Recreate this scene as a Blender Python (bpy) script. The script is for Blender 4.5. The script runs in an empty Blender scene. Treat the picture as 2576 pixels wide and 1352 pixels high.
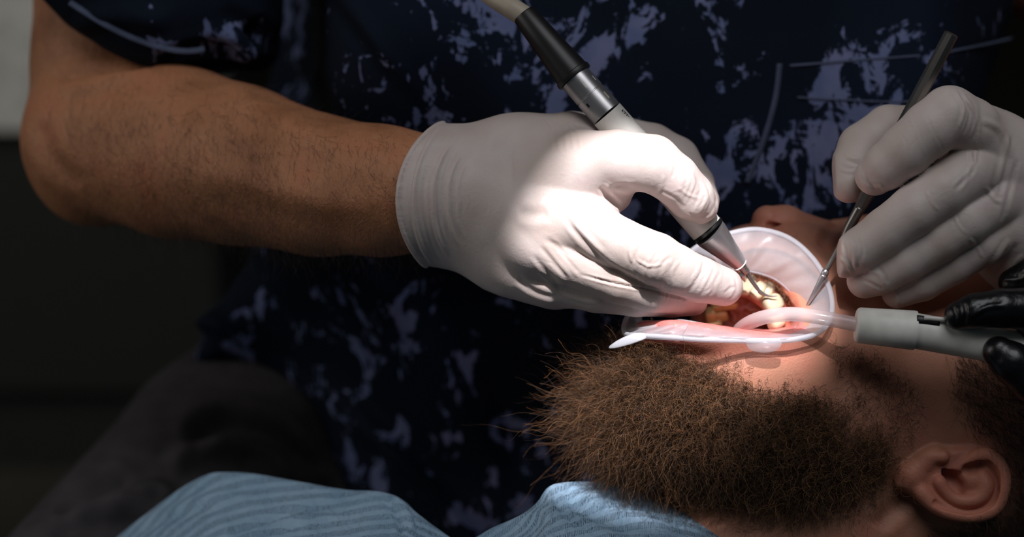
import bpy, math, random
import numpy as np
from mathutils import Vector, Matrix
try:
    import openvdb as vdb
except ImportError:
    import pyopenvdb as vdb

random.seed(4)
rng = np.random.default_rng(11)
scene = bpy.context.scene
COL = scene.collection

# ------------------------------------------------------------------ camera
PITCH = math.radians(25.0)
FPX = 5850.0                      # focal length in pixels of the 2576 wide frame
D0 = 1200.0                       # working distance in mm
RIGHT = np.array([1.0, 0.0, 0.0])
UP = np.array([0.0, math.sin(PITCH), math.cos(PITCH)])
FWD = np.array([0.0, math.cos(PITCH), -math.sin(PITCH)])
TARGET = np.array([0.0, 0.0, 0.95])
CAM = TARGET - FWD * D0 / 1000.0

cd = bpy.data.cameras.new('camera')
cam = bpy.data.objects.new('camera', cd)
COL.objects.link(cam)
cam.location = CAM
cam.rotation_euler = (math.pi / 2 - PITCH, 0, 0)
cd.sensor_width = 36.0
cd.lens = 36.0 * FPX / 2576.0
cd.clip_start = 0.05
cd.clip_end = 50
cd.dof.use_dof = True
cd.dof.focus_distance = 1.185
cd.dof.aperture_fstop = 3.6
scene.camera = cam

scene.view_settings.view_transform = 'Standard'
scene.view_settings.look = 'None'
scene.view_settings.exposure = 0.0
scene.view_settings.gamma = 1.0
scene.view_settings.use_curve_mapping = False

# ------------------------------------------------------------------ helpers: coordinates
# local working frame (mm): u right, v up, w towards the photographer; w = 0 at the patient's mouth
def P(px, py, w=0.0):
    d = D0 - w
    return np.array([(px - 1288.0) * d / FPX, (676.0 - py) * d / FPX, w], dtype=np.float64)

def PX(V):
    d = D0 - V[..., 2]
    return V[..., 0] * FPX / d + 1288.0, 676.0 - V[..., 1] * FPX / d

def TW(V):                         # local mm -> world metres
    V = np.asarray(V, dtype=np.float64)
    return CAM + (V[..., 0:1] * RIGHT + V[..., 1:2] * UP + (D0 - V[..., 2:3]) * FWD) / 1000.0

def TDIR(V):
    V = np.asarray(V, dtype=np.float64)
    return V[..., 0:1] * RIGHT + V[..., 1:2] * UP - V[..., 2:3] * FWD

# ------------------------------------------------------------------ world and lights
wd = bpy.data.worlds.new('world')
scene.world = wd
wd.use_nodes = True
wd.node_tree.nodes['Background'].inputs[0].default_value = (0.42, 0.72, 0.95, 1)
wd.node_tree.nodes['Background'].inputs[1].default_value = 0.024

def aim(o, target):
    d = Vector(target) - o.location
    o.rotation_euler = d.to_track_quat('-Z', 'Y').to_euler()

# the dental operating lamp: a narrow bright beam from above the photographer
def dental_lamp():
    ld = bpy.data.lights.new('dental_lamp_light', 'SPOT')
    o = bpy.data.objects.new('dental_lamp_light', ld)
    COL.objects.link(o)
    tgt = P(1684, 712, 12)
    direction = np.array([-0.03, -0.66, -0.74]); direction /= np.linalg.norm(direction)
    dist = 700.0
    o.location = TW(tgt - direction * dist)
    aim(o, TW(tgt))
    ld.energy = 47.0
    ld.color = (1.0, 0.955, 0.98)
    ld.shadow_soft_size = 0.012
    o.scale = (1.0, 0.80, 1.0)
    ld.spot_size = 2 * math.atan(83.5 / dist)
    ld.spot_blend = 0.10
dental_lamp()

def area(name, loc, target, size, energy, color, sy=None):
    ld = bpy.data.lights.new(name, 'AREA')
    o = bpy.data.objects.new(name, ld)
    COL.objects.link(o)
    o.location = loc
    ld.size = size
    if sy:
        ld.shape = 'RECTANGLE'; ld.size_y = sy
    ld.energy = energy
    ld.color = color
    aim(o, target)
    return o
# daylight of the surgery window and the ceiling panel
area('ceiling_panel_light', (0.35, -0.55, 2.55), (0.10, 0.0, 0.95), 1.1, 9.5, (0.95, 0.97, 1.0), 0.9)
area('window_light', (-1.9, -0.3, 1.75), (0.0, 0.3, 1.0), 1.0, 7.0, (1.0, 0.95, 0.90), 1.2)
def cabinet_fill():  # added fill spot, no real lamp there; only brightens the pale cabinet
    ld = bpy.data.lights.new('cabinet_fill_light', 'SPOT')
    o = bpy.data.objects.new('cabinet_fill_light', ld)
    COL.objects.link(o)
    o.location = (-1.3, 0.55, 1.9)
    aim(o, (-0.75, 1.5, 0.66))
    ld.energy = 20.0; ld.color = (1.0, 0.97, 0.92); ld.spot_size = math.radians(34); ld.spot_blend = 0.6; ld.shadow_soft_size = 0.1
cabinet_fill()

# ------------------------------------------------------------------ object helpers
def link_mesh(name, verts_world, faces, mats, parent=None, smooth=True, face_mat=None, origin=None, kind=None):
    verts_world = np.asarray(verts_world, dtype=np.float64)
    if origin is None:
        origin = (verts_world.min(0) + verts_world.max(0)) / 2
    me = bpy.data.meshes.new(name)
    vv = (verts_world - origin).astype(np.float32)
    if isinstance(faces, np.ndarray) and faces.ndim == 2:
        n, k = faces.shape
        me.vertices.add(len(vv)); me.vertices.foreach_set('co', vv.ravel())
        me.loops.add(n * k); me.loops.foreach_set('vertex_index', faces.astype(np.int32).ravel())
        me.polygons.add(n); me.polygons.foreach_set('loop_start', np.arange(0, n * k, k, dtype=np.int32))
        me.update(calc_edges=True)
    else:
        me.from_pydata([tuple(map(float, v)) for v in vv], [], [tuple(int(i) for i in f) for f in faces])
    me.update()
    if not isinstance(mats, (list, tuple)):
        mats = [mats]
    for m in mats:
        me.materials.append(m)
    if smooth:
        me.polygons.foreach_set('use_smooth', np.ones(len(me.polygons), dtype=bool))
    if face_mat is not None:
        me.polygons.foreach_set('material_index', np.asarray(face_mat, dtype=np.int32))
    me.update()
    o = bpy.data.objects.new(name, me)
    COL.objects.link(o)
    o.location = origin
    if parent is not None:
        set_parent(o, parent)
    if kind:
        o['kind'] = kind
    return o

def set_parent(o, parent):
    o.parent = parent
    m = Matrix.Translation(parent.location)
    pp = parent.parent
    if pp is not None:             # parents keep plain translations
        m = Matrix.Translation(Vector(parent['_wl']))
    o.matrix_parent_inverse = m.inverted()
    o['_wl'] = [float(x) for x in o.location]

def empty(name, loc, label, cat, group=None):
    o = bpy.data.objects.new(name, None)
    COL.objects.link(o)
    o.location = loc
    o['label'] = label; o['category'] = cat
    if group: o['group'] = group
    o.empty_display_size = 0.05
    return o

def tag(o, label, cat=None, group=None, kind=None):
    if label: o['label'] = label
    if cat: o['category'] = cat
    if group: o['group'] = group
    if kind: o['kind'] = kind
    return o

# ------------------------------------------------------------------ materials
def lin(c):
    out = []
    for x in c[:3]:
        x = x / 255.0
        out.append(x / 12.92 if x <= 0.04045 else ((x + 0.055) / 1.055) ** 2.4)
    return (*out, 1.0)

class Mat:
    def __init__(self, name, rgb=(128, 128, 128), rough=0.5, metal=0.0, sss=0.0, sss_r=(1, 0.3, 0.15), scale=0.005,
                 spec=0.5, alpha=1.0, trans=0.0, coat=0.0, sheen=0.0):
        m = bpy.data.materials.new(name)
        m.use_nodes = True
        self.m = m
        self.t = m.node_tree
        self.b = self.t.nodes['Principled BSDF']
        b = self.b.inputs
        b['Base Color'].default_value = lin(rgb)
        b['Roughness'].default_value = rough
        b['Metallic'].default_value = metal
        b['Specular IOR Level'].default_value = spec
        b['Alpha'].default_value = alpha
        b['Transmission Weight'].default_value = trans
        b['Coat Weight'].default_value = coat
        b['Sheen Weight'].default_value = sheen
        if sss:
            b['Subsurface Weight'].default_value = sss
            b['Subsurface Radius'].default_value = sss_r
            b['Subsurface Scale'].default_value = scale
    def n(self, kind, **kw):
        nd = self.t.nodes.new(kind)
        for k, v in kw.items():
            if k in nd.inputs:
                nd.inputs[k].default_value = v
            else:
                setattr(nd, k, v)
        return nd
    def l(self, a, b):
        self.t.links.new(a, b)
    def coord(self, scale=(1, 1, 1), rot=(0, 0, 0), kind='Object'):
        tc = self.n('ShaderNodeTexCoord')
        mp = self.n('ShaderNodeMapping')
        mp.inputs['Scale'].default_value = scale
        mp.inputs['Rotation'].default_value = rot
        self.l(tc.outputs[kind], mp.inputs['Vector'])
        return mp.outputs['Vector']
    def noise(self, vec, scale, detail=3.0, rough=0.5, dist=0.0):
        nd = self.n('ShaderNodeTexNoise')
        nd.inputs['Scale'].default_value = scale
        nd.inputs['Detail'].default_value = detail
        nd.inputs['Roughness'].default_value = rough
        nd.inputs['Distortion'].default_value = dist
        self.l(vec, nd.inputs['Vector'])
        return nd.outputs['Fac']
    def ramp(self, fac, stops):
        r = self.n('ShaderNodeValToRGB')
        e = r.color_ramp.elements
        while len(e) < len(stops): e.new(0.5)
        for i, (p, c) in enumerate(stops):
            e[i].position = p
            e[i].color = lin(c) if len(c) == 3 else c
        self.l(fac, r.inputs[0])
        return r.outputs[0]
    def math(self, op, a, b=None, c=None):
        nd = self.n('ShaderNodeMath', operation=op)
        for i, x in enumerate((a, b, c)):
            if x is None: continue
            if isinstance(x, (int, float)): nd.inputs[i].default_value = x
            else: self.l(x, nd.inputs[i])
        return nd.outputs[0]
    def mix(self, fac, a, b):
        nd = self.n('ShaderNodeMix', data_type='RGBA')
        for s, x in ((nd.inputs[0], fac), (nd.inputs[6], a), (nd.inputs[7], b)):
            if isinstance(x, (int, float)): s.default_value = x
            elif isinstance(x, tuple): s.default_value = lin(x)
            else: self.l(x, s)
        return nd.outputs[2]
    def color(self, sock): self.l(sock, self.b.inputs['Base Color'])
    def bump(self, h, dist=0.0005, strength=1.0, prev=None):
        nd = self.n('ShaderNodeBump')
        nd.inputs['Distance'].default_value = dist
        nd.inputs['Strength'].default_value = strength
        self.l(h, nd.inputs['Height'])
        if prev is not None: self.l(prev, nd.inputs['Normal'])
        self.l(nd.outputs[0], self.b.inputs['Normal'])
        return nd.outputs[0]

def mat_glove():
    M = Mat('latex_glove', (205, 190, 184), rough=0.48, sss=0.25, sss_r=(1.0, 0.45, 0.35), scale=0.004, spec=0.35)
    v = M.coord((1, 1, 1))
    n0 = M.noise(v, 28, 2)
    M.color(M.ramp(n0, [(0.3, (192, 176, 168)), (0.55, (205, 192, 187)), (0.75, (198, 178, 175))]))
    v2 = M.coord((1, 0.35, 0.35), (0.3, 0.2, 0.5))
    b1 = M.bump(M.noise(v2, 1500, 2, 0.6), 0.00012, 0.55)
    M.bump(M.noise(M.coord((1, 2.6, 1), (0, 0.3, 0.7)), 160, 4, 0.62, 1.2), 0.0012, 0.2, b1)
    return M.m

def mat_skin(name, base, dark, red, hair=False, sss=0.12):
    M = Mat(name, base, rough=0.52, sss=sss, scale=0.004, spec=0.35)
    v = M.coord()
    n0 = M.noise(v, 22, 4, 0.6)
    c = M.ramp(n0, [(0.32, dark), (0.52, base), (0.72, red)])
    n1 = M.noise(v, 260, 3, 0.6)
    c = M.mix(M.ramp(n1, [(0.35, (0, 0, 0)), (0.75, (110, 110, 110))]), c, red)
    at = M.n('ShaderNodeAttribute', attribute_name='red')
    c = M.mix(M.math('MULTIPLY', at.outputs['Fac'], 0.7), c, (206, 112, 96))
    M.color(c)
    b1 = M.bump(M.noise(v, 900, 3, 0.6), 0.0004, 0.6)
    if hair:
        M.bump(M.noise(M.coord((1, 0.25, 0.6), (0.2, 0.5, 1.1)), 420, 3, 0.7, 1.0), 0.0012, 0.8, b1)
    return M.m

def mat_scrub():
    M = Mat('printed_scrub_cotton', (14, 22, 36), rough=0.85, spec=0.15, sheen=0.0)
    v = M.coord((1, 1, 1))
    n1 = M.noise(v, 23, 6, 0.66, 1.6)
    n2 = M.noise(M.coord((1.0, 1, 0.45), (0.2, 0.55, 0.3)), 85, 5, 0.65, 1.2)
    n3 = M.noise(v, 10, 2, 0.5)
    s = M.math('ADD', M.math('MULTIPLY', n1, 0.60), M.math('MULTIPLY', n2, 0.48))
    s = M.math('ADD', s, M.math('MULTIPLY', n3, 0.40))
    mask = M.ramp(s, [(0.803, (0, 0, 0)), (0.812, (255, 255, 255))])
    n4 = M.noise(v, 55, 2, 0.5)
    flower = M.ramp(n4, [(0.35, (96, 108, 148)), (0.65, (118, 124, 162))])
    ground = M.ramp(M.noise(v, 9, 2), [(0.35, (10, 20, 32)), (0.7, (18, 28, 46))])
    M.color(M.mix(mask, ground, flower))
    M.bump(M.noise(v, 2600, 1), 0.0002, 0.5)
    return M.m

def simple(name, rgb, rough=0.5, bump=None, **kw):
    M = Mat(name, rgb, rough, **kw)
    v = M.coord()
    c2 = tuple(max(0, int(x * 0.88)) for x in rgb)
    M.color(M.ramp(M.noise(v, 60, 3), [(0.35, c2), (0.65, rgb)]))
    if bump:
        M.bump(M.noise(v, bump[0], 3), bump[1], 0.7)
    return M.m

GLOVE = mat_glove()
SKIN_D = mat_skin('forearm_skin', (184, 127, 92), (156, 104, 72), (188, 118, 86), hair=True)
SKIN_P = mat_skin('face_skin', (184, 130, 106), (168, 116, 92), (188, 120, 100))
SCRUB = mat_scrub()
TROUSER = simple('charcoal_trouser_cloth', (76, 72, 74), 0.9, (900, 0.0005), spec=0.1)
STITCH = simple('pale_stitching_thread', (84, 92, 116), 0.8, spec=0.2)
BLACKGLOVE = simple('black_nitrile_glove', (14, 14, 18), 0.32, (140, 0.0010), spec=0.5)
WHITEP = simple('white_plastic', (228, 224, 218), 0.4)
GREYP = simple('grey_plastic', (238, 236, 228), 0.45)
BLACKR = simple('black_rubber', (30, 28, 30), 0.42)
BLACKP = simple('black_seal', (12, 12, 12), 0.4)
CABLE = simple('beige_silicone_cable', (190, 178, 160), 0.5)
STEEL = simple('satin_steel', (196, 194, 196), 0.33, metal=0.85)
DSTEEL = simple('dark_steel', (150, 146, 142), 0.34, metal=0.9)
TOOTH = simple('tooth_enamel', (214, 198, 168), 0.22, sss=0.1, sss_r=(1, .8, .5), scale=0.002)
TOOTHY = simple('yellow_tooth_enamel', (204, 164, 112), 0.25, sss=0.1, sss_r=(1, .8, .5), scale=0.002)
MUCOSA = simple('pink_gum', (204, 122, 98), 0.28, (260, 0.0012), sss=0.3, sss_r=(1, .3, .2), scale=0.004)
LIP = simple('lip_skin', (220, 132, 126), 0.35, (500, 0.0008), sss=0.25, scale=0.004)
DARKIN = simple('throat_dark', (60, 22, 18), 0.5)

# ------------------------------------------------------------------ signed distance modelling
def capdist(X, Y, Z, a, b, ra, rb):
    ba = b - a
    L2 = float(ba @ ba) + 1e-9
    px, py, pz = X - a[0], Y - a[1], Z - a[2]
    t = np.clip((px * ba[0] + py * ba[1] + pz * ba[2]) / L2, 0, 1)
    dx, dy, dz = px - t * ba[0], py - t * ba[1], pz - t * ba[2]
    return np.sqrt(dx * dx + dy * dy + dz * dz) - (ra + (rb - ra) * t)

def smin(a, b, k):
    if k <= 0: return np.minimum(a, b)
    h = np.maximum(k - np.abs(a - b), 0) / k
    return np.minimum(a, b) - h * h * k * 0.25

def smax(a, b, k):
    return -smin(-a, -b, k)

def poly2d(U, V, pts):             # signed distance to a closed polygon (negative inside)
    pts = np.asarray(pts, dtype=np.float32)
    n = len(pts)
    d = np.full(np.broadcast(U, V).shape, 1e12, dtype=np.float32)
    s = np.ones_like(d)
    for i in range(n):
        j = (i - 1) % n
        e = pts[j] - pts[i]
        wx, wy = U - pts[i][0], V - pts[i][1]
        t = np.clip((wx * e[0] + wy * e[1]) / float(e @ e), 0, 1)
        bx, by = wx - e[0] * t, wy - e[1] * t
        d = np.minimum(d, bx * bx + by * by)
        c1 = V >= pts[i][1]; c2 = V < pts[j][1]; c3 = e[0] * wy > e[1] * wx
        flip = (c1 & c2 & c3) | (~c1 & ~c2 & ~c3)
        s = np.where(flip, -s, s)
    return s * np.sqrt(d)

class Field:
    def __init__(self, lo, hi, h):
        self.lo = np.array(lo, dtype=np.float64); self.h = h
        self.shape = tuple(int(math.ceil((hi[i] - lo[i]) / h)) + 1 for i in range(3))
        self.f = np.full(self.shape, 30.0, dtype=np.float32)
        self.ax = [(self.lo[i] + h * np.arange(self.shape[i])).astype(np.float32) for i in range(3)]
    def copy(self):
        g = object.__new__(Field)
        g.lo, g.h, g.shape, g.ax = self.lo, self.h, self.shape, self.ax
        g.f = self.f.copy()
        return g
    def window(self, lo, hi):
        sl, cs = [], []
        for i in range(3):
            a = max(0, int((lo[i] - self.lo[i]) / self.h)); b = min(self.shape[i], int((hi[i] - self.lo[i]) / self.h) + 2)
            if b <= a: return None, None
            sl.append(slice(a, b)); cs.append(self.ax[i][a:b])
        return tuple(sl), (cs[0][:, None, None], cs[1][None, :, None], cs[2][None, None, :])
    def cone(self, a, b, ra, rb, k=2.0, op='add'):
        m = max(ra, rb) + k + 3 * self.h
        sl, c = self.window(np.minimum(a, b) - m, np.maximum(a, b) + m)
        if sl is None: return
        d = capdist(*c, a, b, ra, rb).astype(np.float32)
        self.put(sl, d, k, op)
    def put(self, sl, d, k, op):
        if op == 'add': self.f[sl] = smin(self.f[sl], d, k)
        else: self.f[sl] = smax(self.f[sl], -d, k)
    def chain(self, pts, k=2.0, op='add'):     # pts: (px, py, w, r)
        q = [(P(x, y, w), r) for x, y, w, r in pts]
        if len(q) == 1:
            self.cone(q[0][0], q[0][0] + 0.01, q[0][1], q[0][1], k, op); return
        for i in range(len(q) - 1):
            self.cone(q[i][0], q[i + 1][0], q[i][1], q[i + 1][1], k, op)
    def ell(self, c, r, k=3.0, op='add', rot=0.0):   # ellipsoid, rot in the u-v plane (radians)
        m = max(r) + k + 3 * self.h
        sl, (X, Y, Z) = self.window(c - m, c + m)
        if sl is None: return
        x, y, z = X - c[0], Y - c[1], Z - c[2]
        cr, sr = math.cos(rot), math.sin(rot)
        x, y = x * cr + y * sr, -x * sr + y * cr
        k0 = np.sqrt((x / r[0]) ** 2 + (y / r[1]) ** 2 + (z / r[2]) ** 2)
        k1 = np.sqrt((x / r[0] ** 2) ** 2 + (y / r[1] ** 2) ** 2 + (z / r[2] ** 2) ** 2) + 1e-6
        self.put(sl, (k0 * (k0 - 1) / k1).astype(np.float32), k, op)
    def prism(self, poly_px, w0, wa, wb, rr=3.0, k=2.0, op='add'):   # rounded extrusion of an outline between depths
        pts = np.array([P(x, y, w0)[:2] for x, y in poly_px])
        lo = np.array([pts[:, 0].min(), pts[:, 1].min(), wa]) - 6 - k - rr
        hi = np.array([pts[:, 0].max(), pts[:, 1].max(), wb]) + 6 + k + rr
        sl, (X, Y, Z) = self.window(lo, hi)
        s = poly2d(X[:, :, 0], Y[:, :, 0], pts)[:, :, None]
        q1 = s + rr
        q2 = np.abs(Z - (wa + wb) / 2) - (wb - wa) / 2 + rr
        d = np.minimum(np.maximum(q1, q2), 0) + np.sqrt(np.maximum(q1, 0) ** 2 + np.maximum(q2, 0) ** 2) - rr
        self.put(sl, d.astype(np.float32), k, op)
    def mesh(self, smooth=1):
        arr = np.clip(self.f, -3 * self.h, 3 * self.h).astype(np.float32)
        arr[0] = arr[-1] = 3 * self.h; arr[:, 0] = arr[:, -1] = 3 * self.h; arr[:, :, 0] = arr[:, :, -1] = 3 * self.h
        g = vdb.FloatGrid(3 * self.h)
        g.copyFromArray(arr, tolerance=1e-4)
        res = g.convertToPolygons(isovalue=0.0, adaptivity=0.0)
        pts, quads = res[0], res[-1]
        V = np.asarray(pts, dtype=np.float64) * self.h + self.lo
        Q = np.asarray(quads, dtype=np.int64)
        V = laplace(V, Q, smooth)
        N = vnormals(V, Q)
        # outward orientation: compare the field slope with the normals
        idx = np.clip(((V + N * self.h * 1.5 - self.lo) / self.h).round().astype(int), 0, np.array(self.shape) - 1)
        idm = np.clip(((V - N * self.h * 1.5 - self.lo) / self.h).round().astype(int), 0, np.array(self.shape) - 1)
        if (arr[tuple(idx.T)] - arr[tuple(idm.T)]).mean() < 0:
            Q = Q[:, ::-1].copy(); N = -N
        return V, Q, N

def laplace(V, Q, it):
    for _ in range(it):
        S = np.zeros_like(V); C = np.zeros(len(V))
        for i in range(4):
            a, b = Q[:, i], Q[:, (i + 1) % 4]
            for j in range(3):
                S[:, j] += np.bincount(a, V[b, j], len(V)) + np.bincount(b, V[a, j], len(V))
            C += np.bincount(a, minlength=len(V)) + np.bincount(b, minlength=len(V))
        V = V * 0.5 + 0.5 * S / np.maximum(C, 1)[:, None]
    return V

def vnormals(V, Q):
    n = np.cross(V[Q[:, 2]] - V[Q[:, 0]], V[Q[:, 3]] - V[Q[:, 1]])
    N = np.zeros_like(V)
    for i in range(4):
        for j in range(3):
            N[:, j] += np.bincount(Q[:, i], n[:, j], len(V))
    return N / (np.linalg.norm(N, axis=1, keepdims=True) + 1e-9)

def spline(pts, n):
    pts = np.asarray(pts, dtype=np.float64)
    m = len(pts)
    out = []
    ts = np.linspace(0, m - 1, n)
    for t in ts:
        i = min(int(t), m - 2); f = t - i
        p0 = pts[max(i - 1, 0)]; p1 = pts[i]; p2 = pts[i + 1]; p3 = pts[min(i + 2, m - 1)]
        out.append(0.5 * ((2 * p1) + (-p0 + p2) * f + (2 * p0 - 5 * p1 + 4 * p2 - p3) * f * f + (-p0 + 3 * p1 - 3 * p2 + p3) * f ** 3))
    return np.array(out)

def cspline(pts, n):
    pts = np.asarray(pts, dtype=np.float64); m = len(pts)
    out = []
    for t in np.arange(n) * m / n:
        i = int(t); f = t - i
        p0, p1, p2, p3 = pts[(i - 1) % m], pts[i % m], pts[(i + 1) % m], pts[(i + 2) % m]
        out.append(0.5 * ((2 * p1) + (-p0 + p2) * f + (2 * p0 - 5 * p1 + 4 * p2 - p3) * f * f + (-p0 + 3 * p1 - 3 * p2 + p3) * f ** 3))
    return np.array(out)

def strokes(V, N, lst):
    """press creases / raise ridges: (polyline px, half width px, height mm, w_min[, w_max])"""
    px, py = PX(V)
    disp = np.zeros(len(V))
    for s in lst:
        pl, wid, amp = s[0], s[1], s[2]
        wmin = s[3] if len(s) > 3 else -1e9
        wmax = s[4] if len(s) > 4 else 1e9
        pl = spline(np.array(pl, float), max(4, 5 * (len(pl) - 1) + 1))
        sel = np.where((px > pl[:, 0].min() - 4 * wid) & (px < pl[:, 0].max() + 4 * wid) & (py > pl[:, 1].min() - 4 * wid) &
                       (py < pl[:, 1].max() + 4 * wid) & (V[:, 2] > wmin) & (V[:, 2] < wmax) & (N[:, 2] > -0.1))[0]
        if len(sel) == 0: continue
        x, y = px[sel], py[sel]
        best = np.full(len(sel), 1e9); tt = np.zeros(len(sel))
        n = len(pl) - 1
        for i in range(n):
            a, b = pl[i], pl[i + 1]; e = b - a
            t = np.clip(((x - a[0]) * e[0] + (y - a[1]) * e[1]) / (e @ e + 1e-9), 0, 1)
            dd = np.hypot(x - a[0] - t * e[0], y - a[1] - t * e[1])
            m = dd < best
            best[m] = dd[m]; tt[m] = (i + t[m]) / n
        fade = np.clip(np.sin(np.pi * np.clip(tt, 0.0, 1.0)) * 1.8, 0.0, 1)
        g = best / wid
        prof = np.exp(-g * g) - 0.45 * np.exp(-((g - 1.9) ** 2) * 1.2)
        disp[sel] += amp * prof * fade
    face = np.clip((N[:, 2] + 0.1) * 2.2, 0, 1)
    return V + N * (disp * face)[:, None]

def tube(name, path, radii, mat, parent=None, seg=16, closed=False, caps=True, kind=None, flat=None):
    path = np.asarray(path, float); n = len(path)
    if np.isscalar(radii): radii = np.full(n, float(radii))
    V = []; F = []
    T = np.gradient(path, axis=0)
    if closed: T = np.roll(path, -1, 0) - np.roll(path, 1, 0)
    T /= np.linalg.norm(T, axis=1, keepdims=True) + 1e-12
    ref = np.array([0.3, 0.2, 1.0]); 
    A = np.cross(T[0], ref); A /= np.linalg.norm(A)
    for i in range(n):
        A = A - T[i] * (A @ T[i]); A /= np.linalg.norm(A)
        B = np.cross(T[i], A)
        for s in range(seg):
            th = 2 * math.pi * s / seg
            k = 1.0 if flat is None else flat
            V.append(path[i] + radii[i] * (math.cos(th) * A + k * math.sin(th) * B))
    m = n if closed else n - 1
    for i in range(m):
        for s in range(seg):
            a = i * seg + s; b = i * seg + (s + 1) % seg
            c = ((i + 1) % n) * seg + (s + 1) % seg; d = ((i + 1) % n) * seg + s
            F.append((a, d, c, b))
    if caps and not closed:
        F.append(tuple(range(seg))); F.append(tuple((n - 1) * seg + s for s in reversed(range(seg))))
    o = link_mesh(name, TW(np.array(V)), F, mat, parent, kind=kind)
    return o

def lathe(name, a, b, prof, mat, parent=None, seg=40):
    """prof: (fraction along a-b, radius mm) rings; doubled rings give crisp edges"""
    a = np.asarray(a, float); b = np.asarray(b, float)
    ax = b - a; L = np.linalg.norm(ax); ax /= L
    A = np.cross(ax, [0, 0, 1.0]); A /= np.linalg.norm(A); B = np.cross(ax, A)
    V = []; F = []
    for t, r in prof:
        for s in range(seg):
            th = 2 * math.pi * s / seg
            V.append(a + ax * L * t + r * (math.cos(th) * A + math.sin(th) * B))
    for i in range(len(prof) - 1):
        for s in range(seg):
            F.append((i * seg + s, i * seg + (s + 1) % seg, (i + 1) * seg + (s + 1) % seg, (i + 1) * seg + s))
    F.append(tuple(reversed(range(seg)))); F.append(tuple((len(prof) - 1) * seg + s for s in range(seg)))
    o = link_mesh(name, TW(np.array(V)), F, mat, parent)
    try:
        o.data.set_sharp_from_angle(angle=math.radians(35))
    except Exception:
        pass
    return o

def mesh_attr(o, name, vals):
    at = o.data.attributes.new(name, 'FLOAT', 'POINT')
    at.data.foreach_set('value', np.asarray(vals, dtype=np.float32))

def hair(name, paths, radius, mat, parent, kind='stuff'):
    """paths: (N, K, 3) local mm"""
    N, K, _ = paths.shape
    W = TW(paths.reshape(-1, 3))
    org = (W.min(0) + W.max(0)) / 2
    hc = bpy.data.hair_curves.new(name)
    hc.add_curves([K] * N)
    hc.points.foreach_set('position', (W - org).astype(np.float32).ravel())
    rad = np.tile(np.linspace(1, 0.35, K), N) * np.repeat(radius, K) / 1000.0
    hc.points.foreach_set('radius', rad.astype(np.float32))
    hc.materials.append(mat)
    o = bpy.data.objects.new(name, hc)
    COL.objects.link(o)
    o.location = org
    set_parent(o, parent)
    if kind: o['kind'] = kind
    return o

def grow(roots, dirs, L, K, curl, turns, wob=0.3, droop=None):
    """curly strands from roots along dirs (unit), lengths L"""
    N = len(roots)
    dirs = dirs + rng.normal(0, wob, dirs.shape)
    dirs /= np.linalg.norm(dirs, axis=1, keepdims=True)
    r = rng.normal(0, 1, (N, 3)); A = np.cross(dirs, r); A /= np.linalg.norm(A, axis=1, keepdims=True)
    B = np.cross(dirs, A)
    t = np.linspace(0, 1, K)[None, :, None]
    ph = rng.uniform(0, 6.28, (N, 1, 1)); tr = (turns * rng.uniform(0.5, 1.4, (N,)))[:, None, None]
    am = (curl * rng.uniform(0.4, 1.5, (N,)))[:, None, None]
    ang = ph + 6.283 * tr * t
    env = np.minimum(1, t * 3)
    bend = rng.normal(0, 0.35, (N, 1, 3))
    p = roots[:, None, :] + dirs[:, None, :] * L[:, None, None] * t + L[:, None, None] * bend * t * t
    p = p + env * am * ((np.cos(ang) - np.cos(ph)) * A[:, None, :] + (np.sin(ang) - np.sin(ph)) * B[:, None, :])
    if droop is not None:
        p = p + droop[None, None, :] * (L[:, None, None] * t * t)
    return p

# ================================================================== SETTING
def box_verts(x0, x1, y0, y1, z0, z1, bev=0.0):
    V = [(x, y, z) for x in (x0, x1) for y in (y0, y1) for z in (z0, z1)]
    F = [(0, 1, 3, 2), (4, 6, 7, 5), (0, 4, 5, 1), (2, 3, 7, 6), (0, 2, 6, 4), (1, 5, 7, 3)]
    return V, F
def box(name, b, mat, parent=None, kind=None, bev=0.0):
    V, F = box_verts(*b)
    o = link_mesh(name, V, F, mat, parent, smooth=False, kind=kind)
    if bev:
        m = o.modifiers.new('bevel', 'BEVEL'); m.width = bev; m.segments = 3
    return o

FLOORM = simple('dark_vinyl_floor', (62, 58, 48), 0.6)
WALLM = simple('dim_painted_wall', (40, 42, 40), 0.9)
CABM = simple('pale_grey_laminate', (225, 222, 214), 0.5)
DARKM = simple('dark_plinth', (40, 42, 38), 0.7)
CHAIRM = simple('black_upholstery', (20, 20, 24), 0.5)
box('floor', (-3.0, 3.0, -2.4, 3.2, -0.05, 0.0), FLOORM, kind='structure')
box('wall_back', (-3.0, 3.0, 3.2, 3.3, 0.0, 2.8), WALLM, kind='structure')
box('ceiling', (-3.0, 3.0, -2.4, 3.3, 2.8, 2.85), WALLM, kind='structure')
box('baseboard_back', (-3.0, 3.0, 3.185, 3.2, 0.0, 0.09), DARKM, kind='structure')

def cabinet():
    c = empty('cabinet', (-1.02, 1.6, 0.0), 'pale grey surgery cabinet, blurred, far behind the elbow at the left edge', 'cabinet')
    x0, x1, y0, y1 = -1.45, -0.35, 1.40, 1.85
    box('plinth', (x0 + .03, x1 - .03, y0 + .04, y1, 0.0, 0.12), DARKM, c)
    box('body', (x0, x1, y0 + .02, y1, 0.465, 0.86), CABM, c, bev=0.004)
    box('body', (x0, x1, y0 + .02, y1, 0.12, 0.46), DARKM, c, bev=0.004)
    for k in range(2):
        z0 = 0.47 + k * 0.192
        d = box('drawer', (x0 + .01, x1 - .01, y0, y0 + .02, z0, z0 + .182), CABM, c, bev=0.003)
        box('handle', (-1.15, -0.95, y0 - .02, y0, z0 + .14, z0 + .15), STEEL, d)
    box('worktop', (x0 - .01, x1 + .01, y0 - .01, y1, 0.861, 0.89), CABM, c, bev=0.004)
cabinet()

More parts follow.
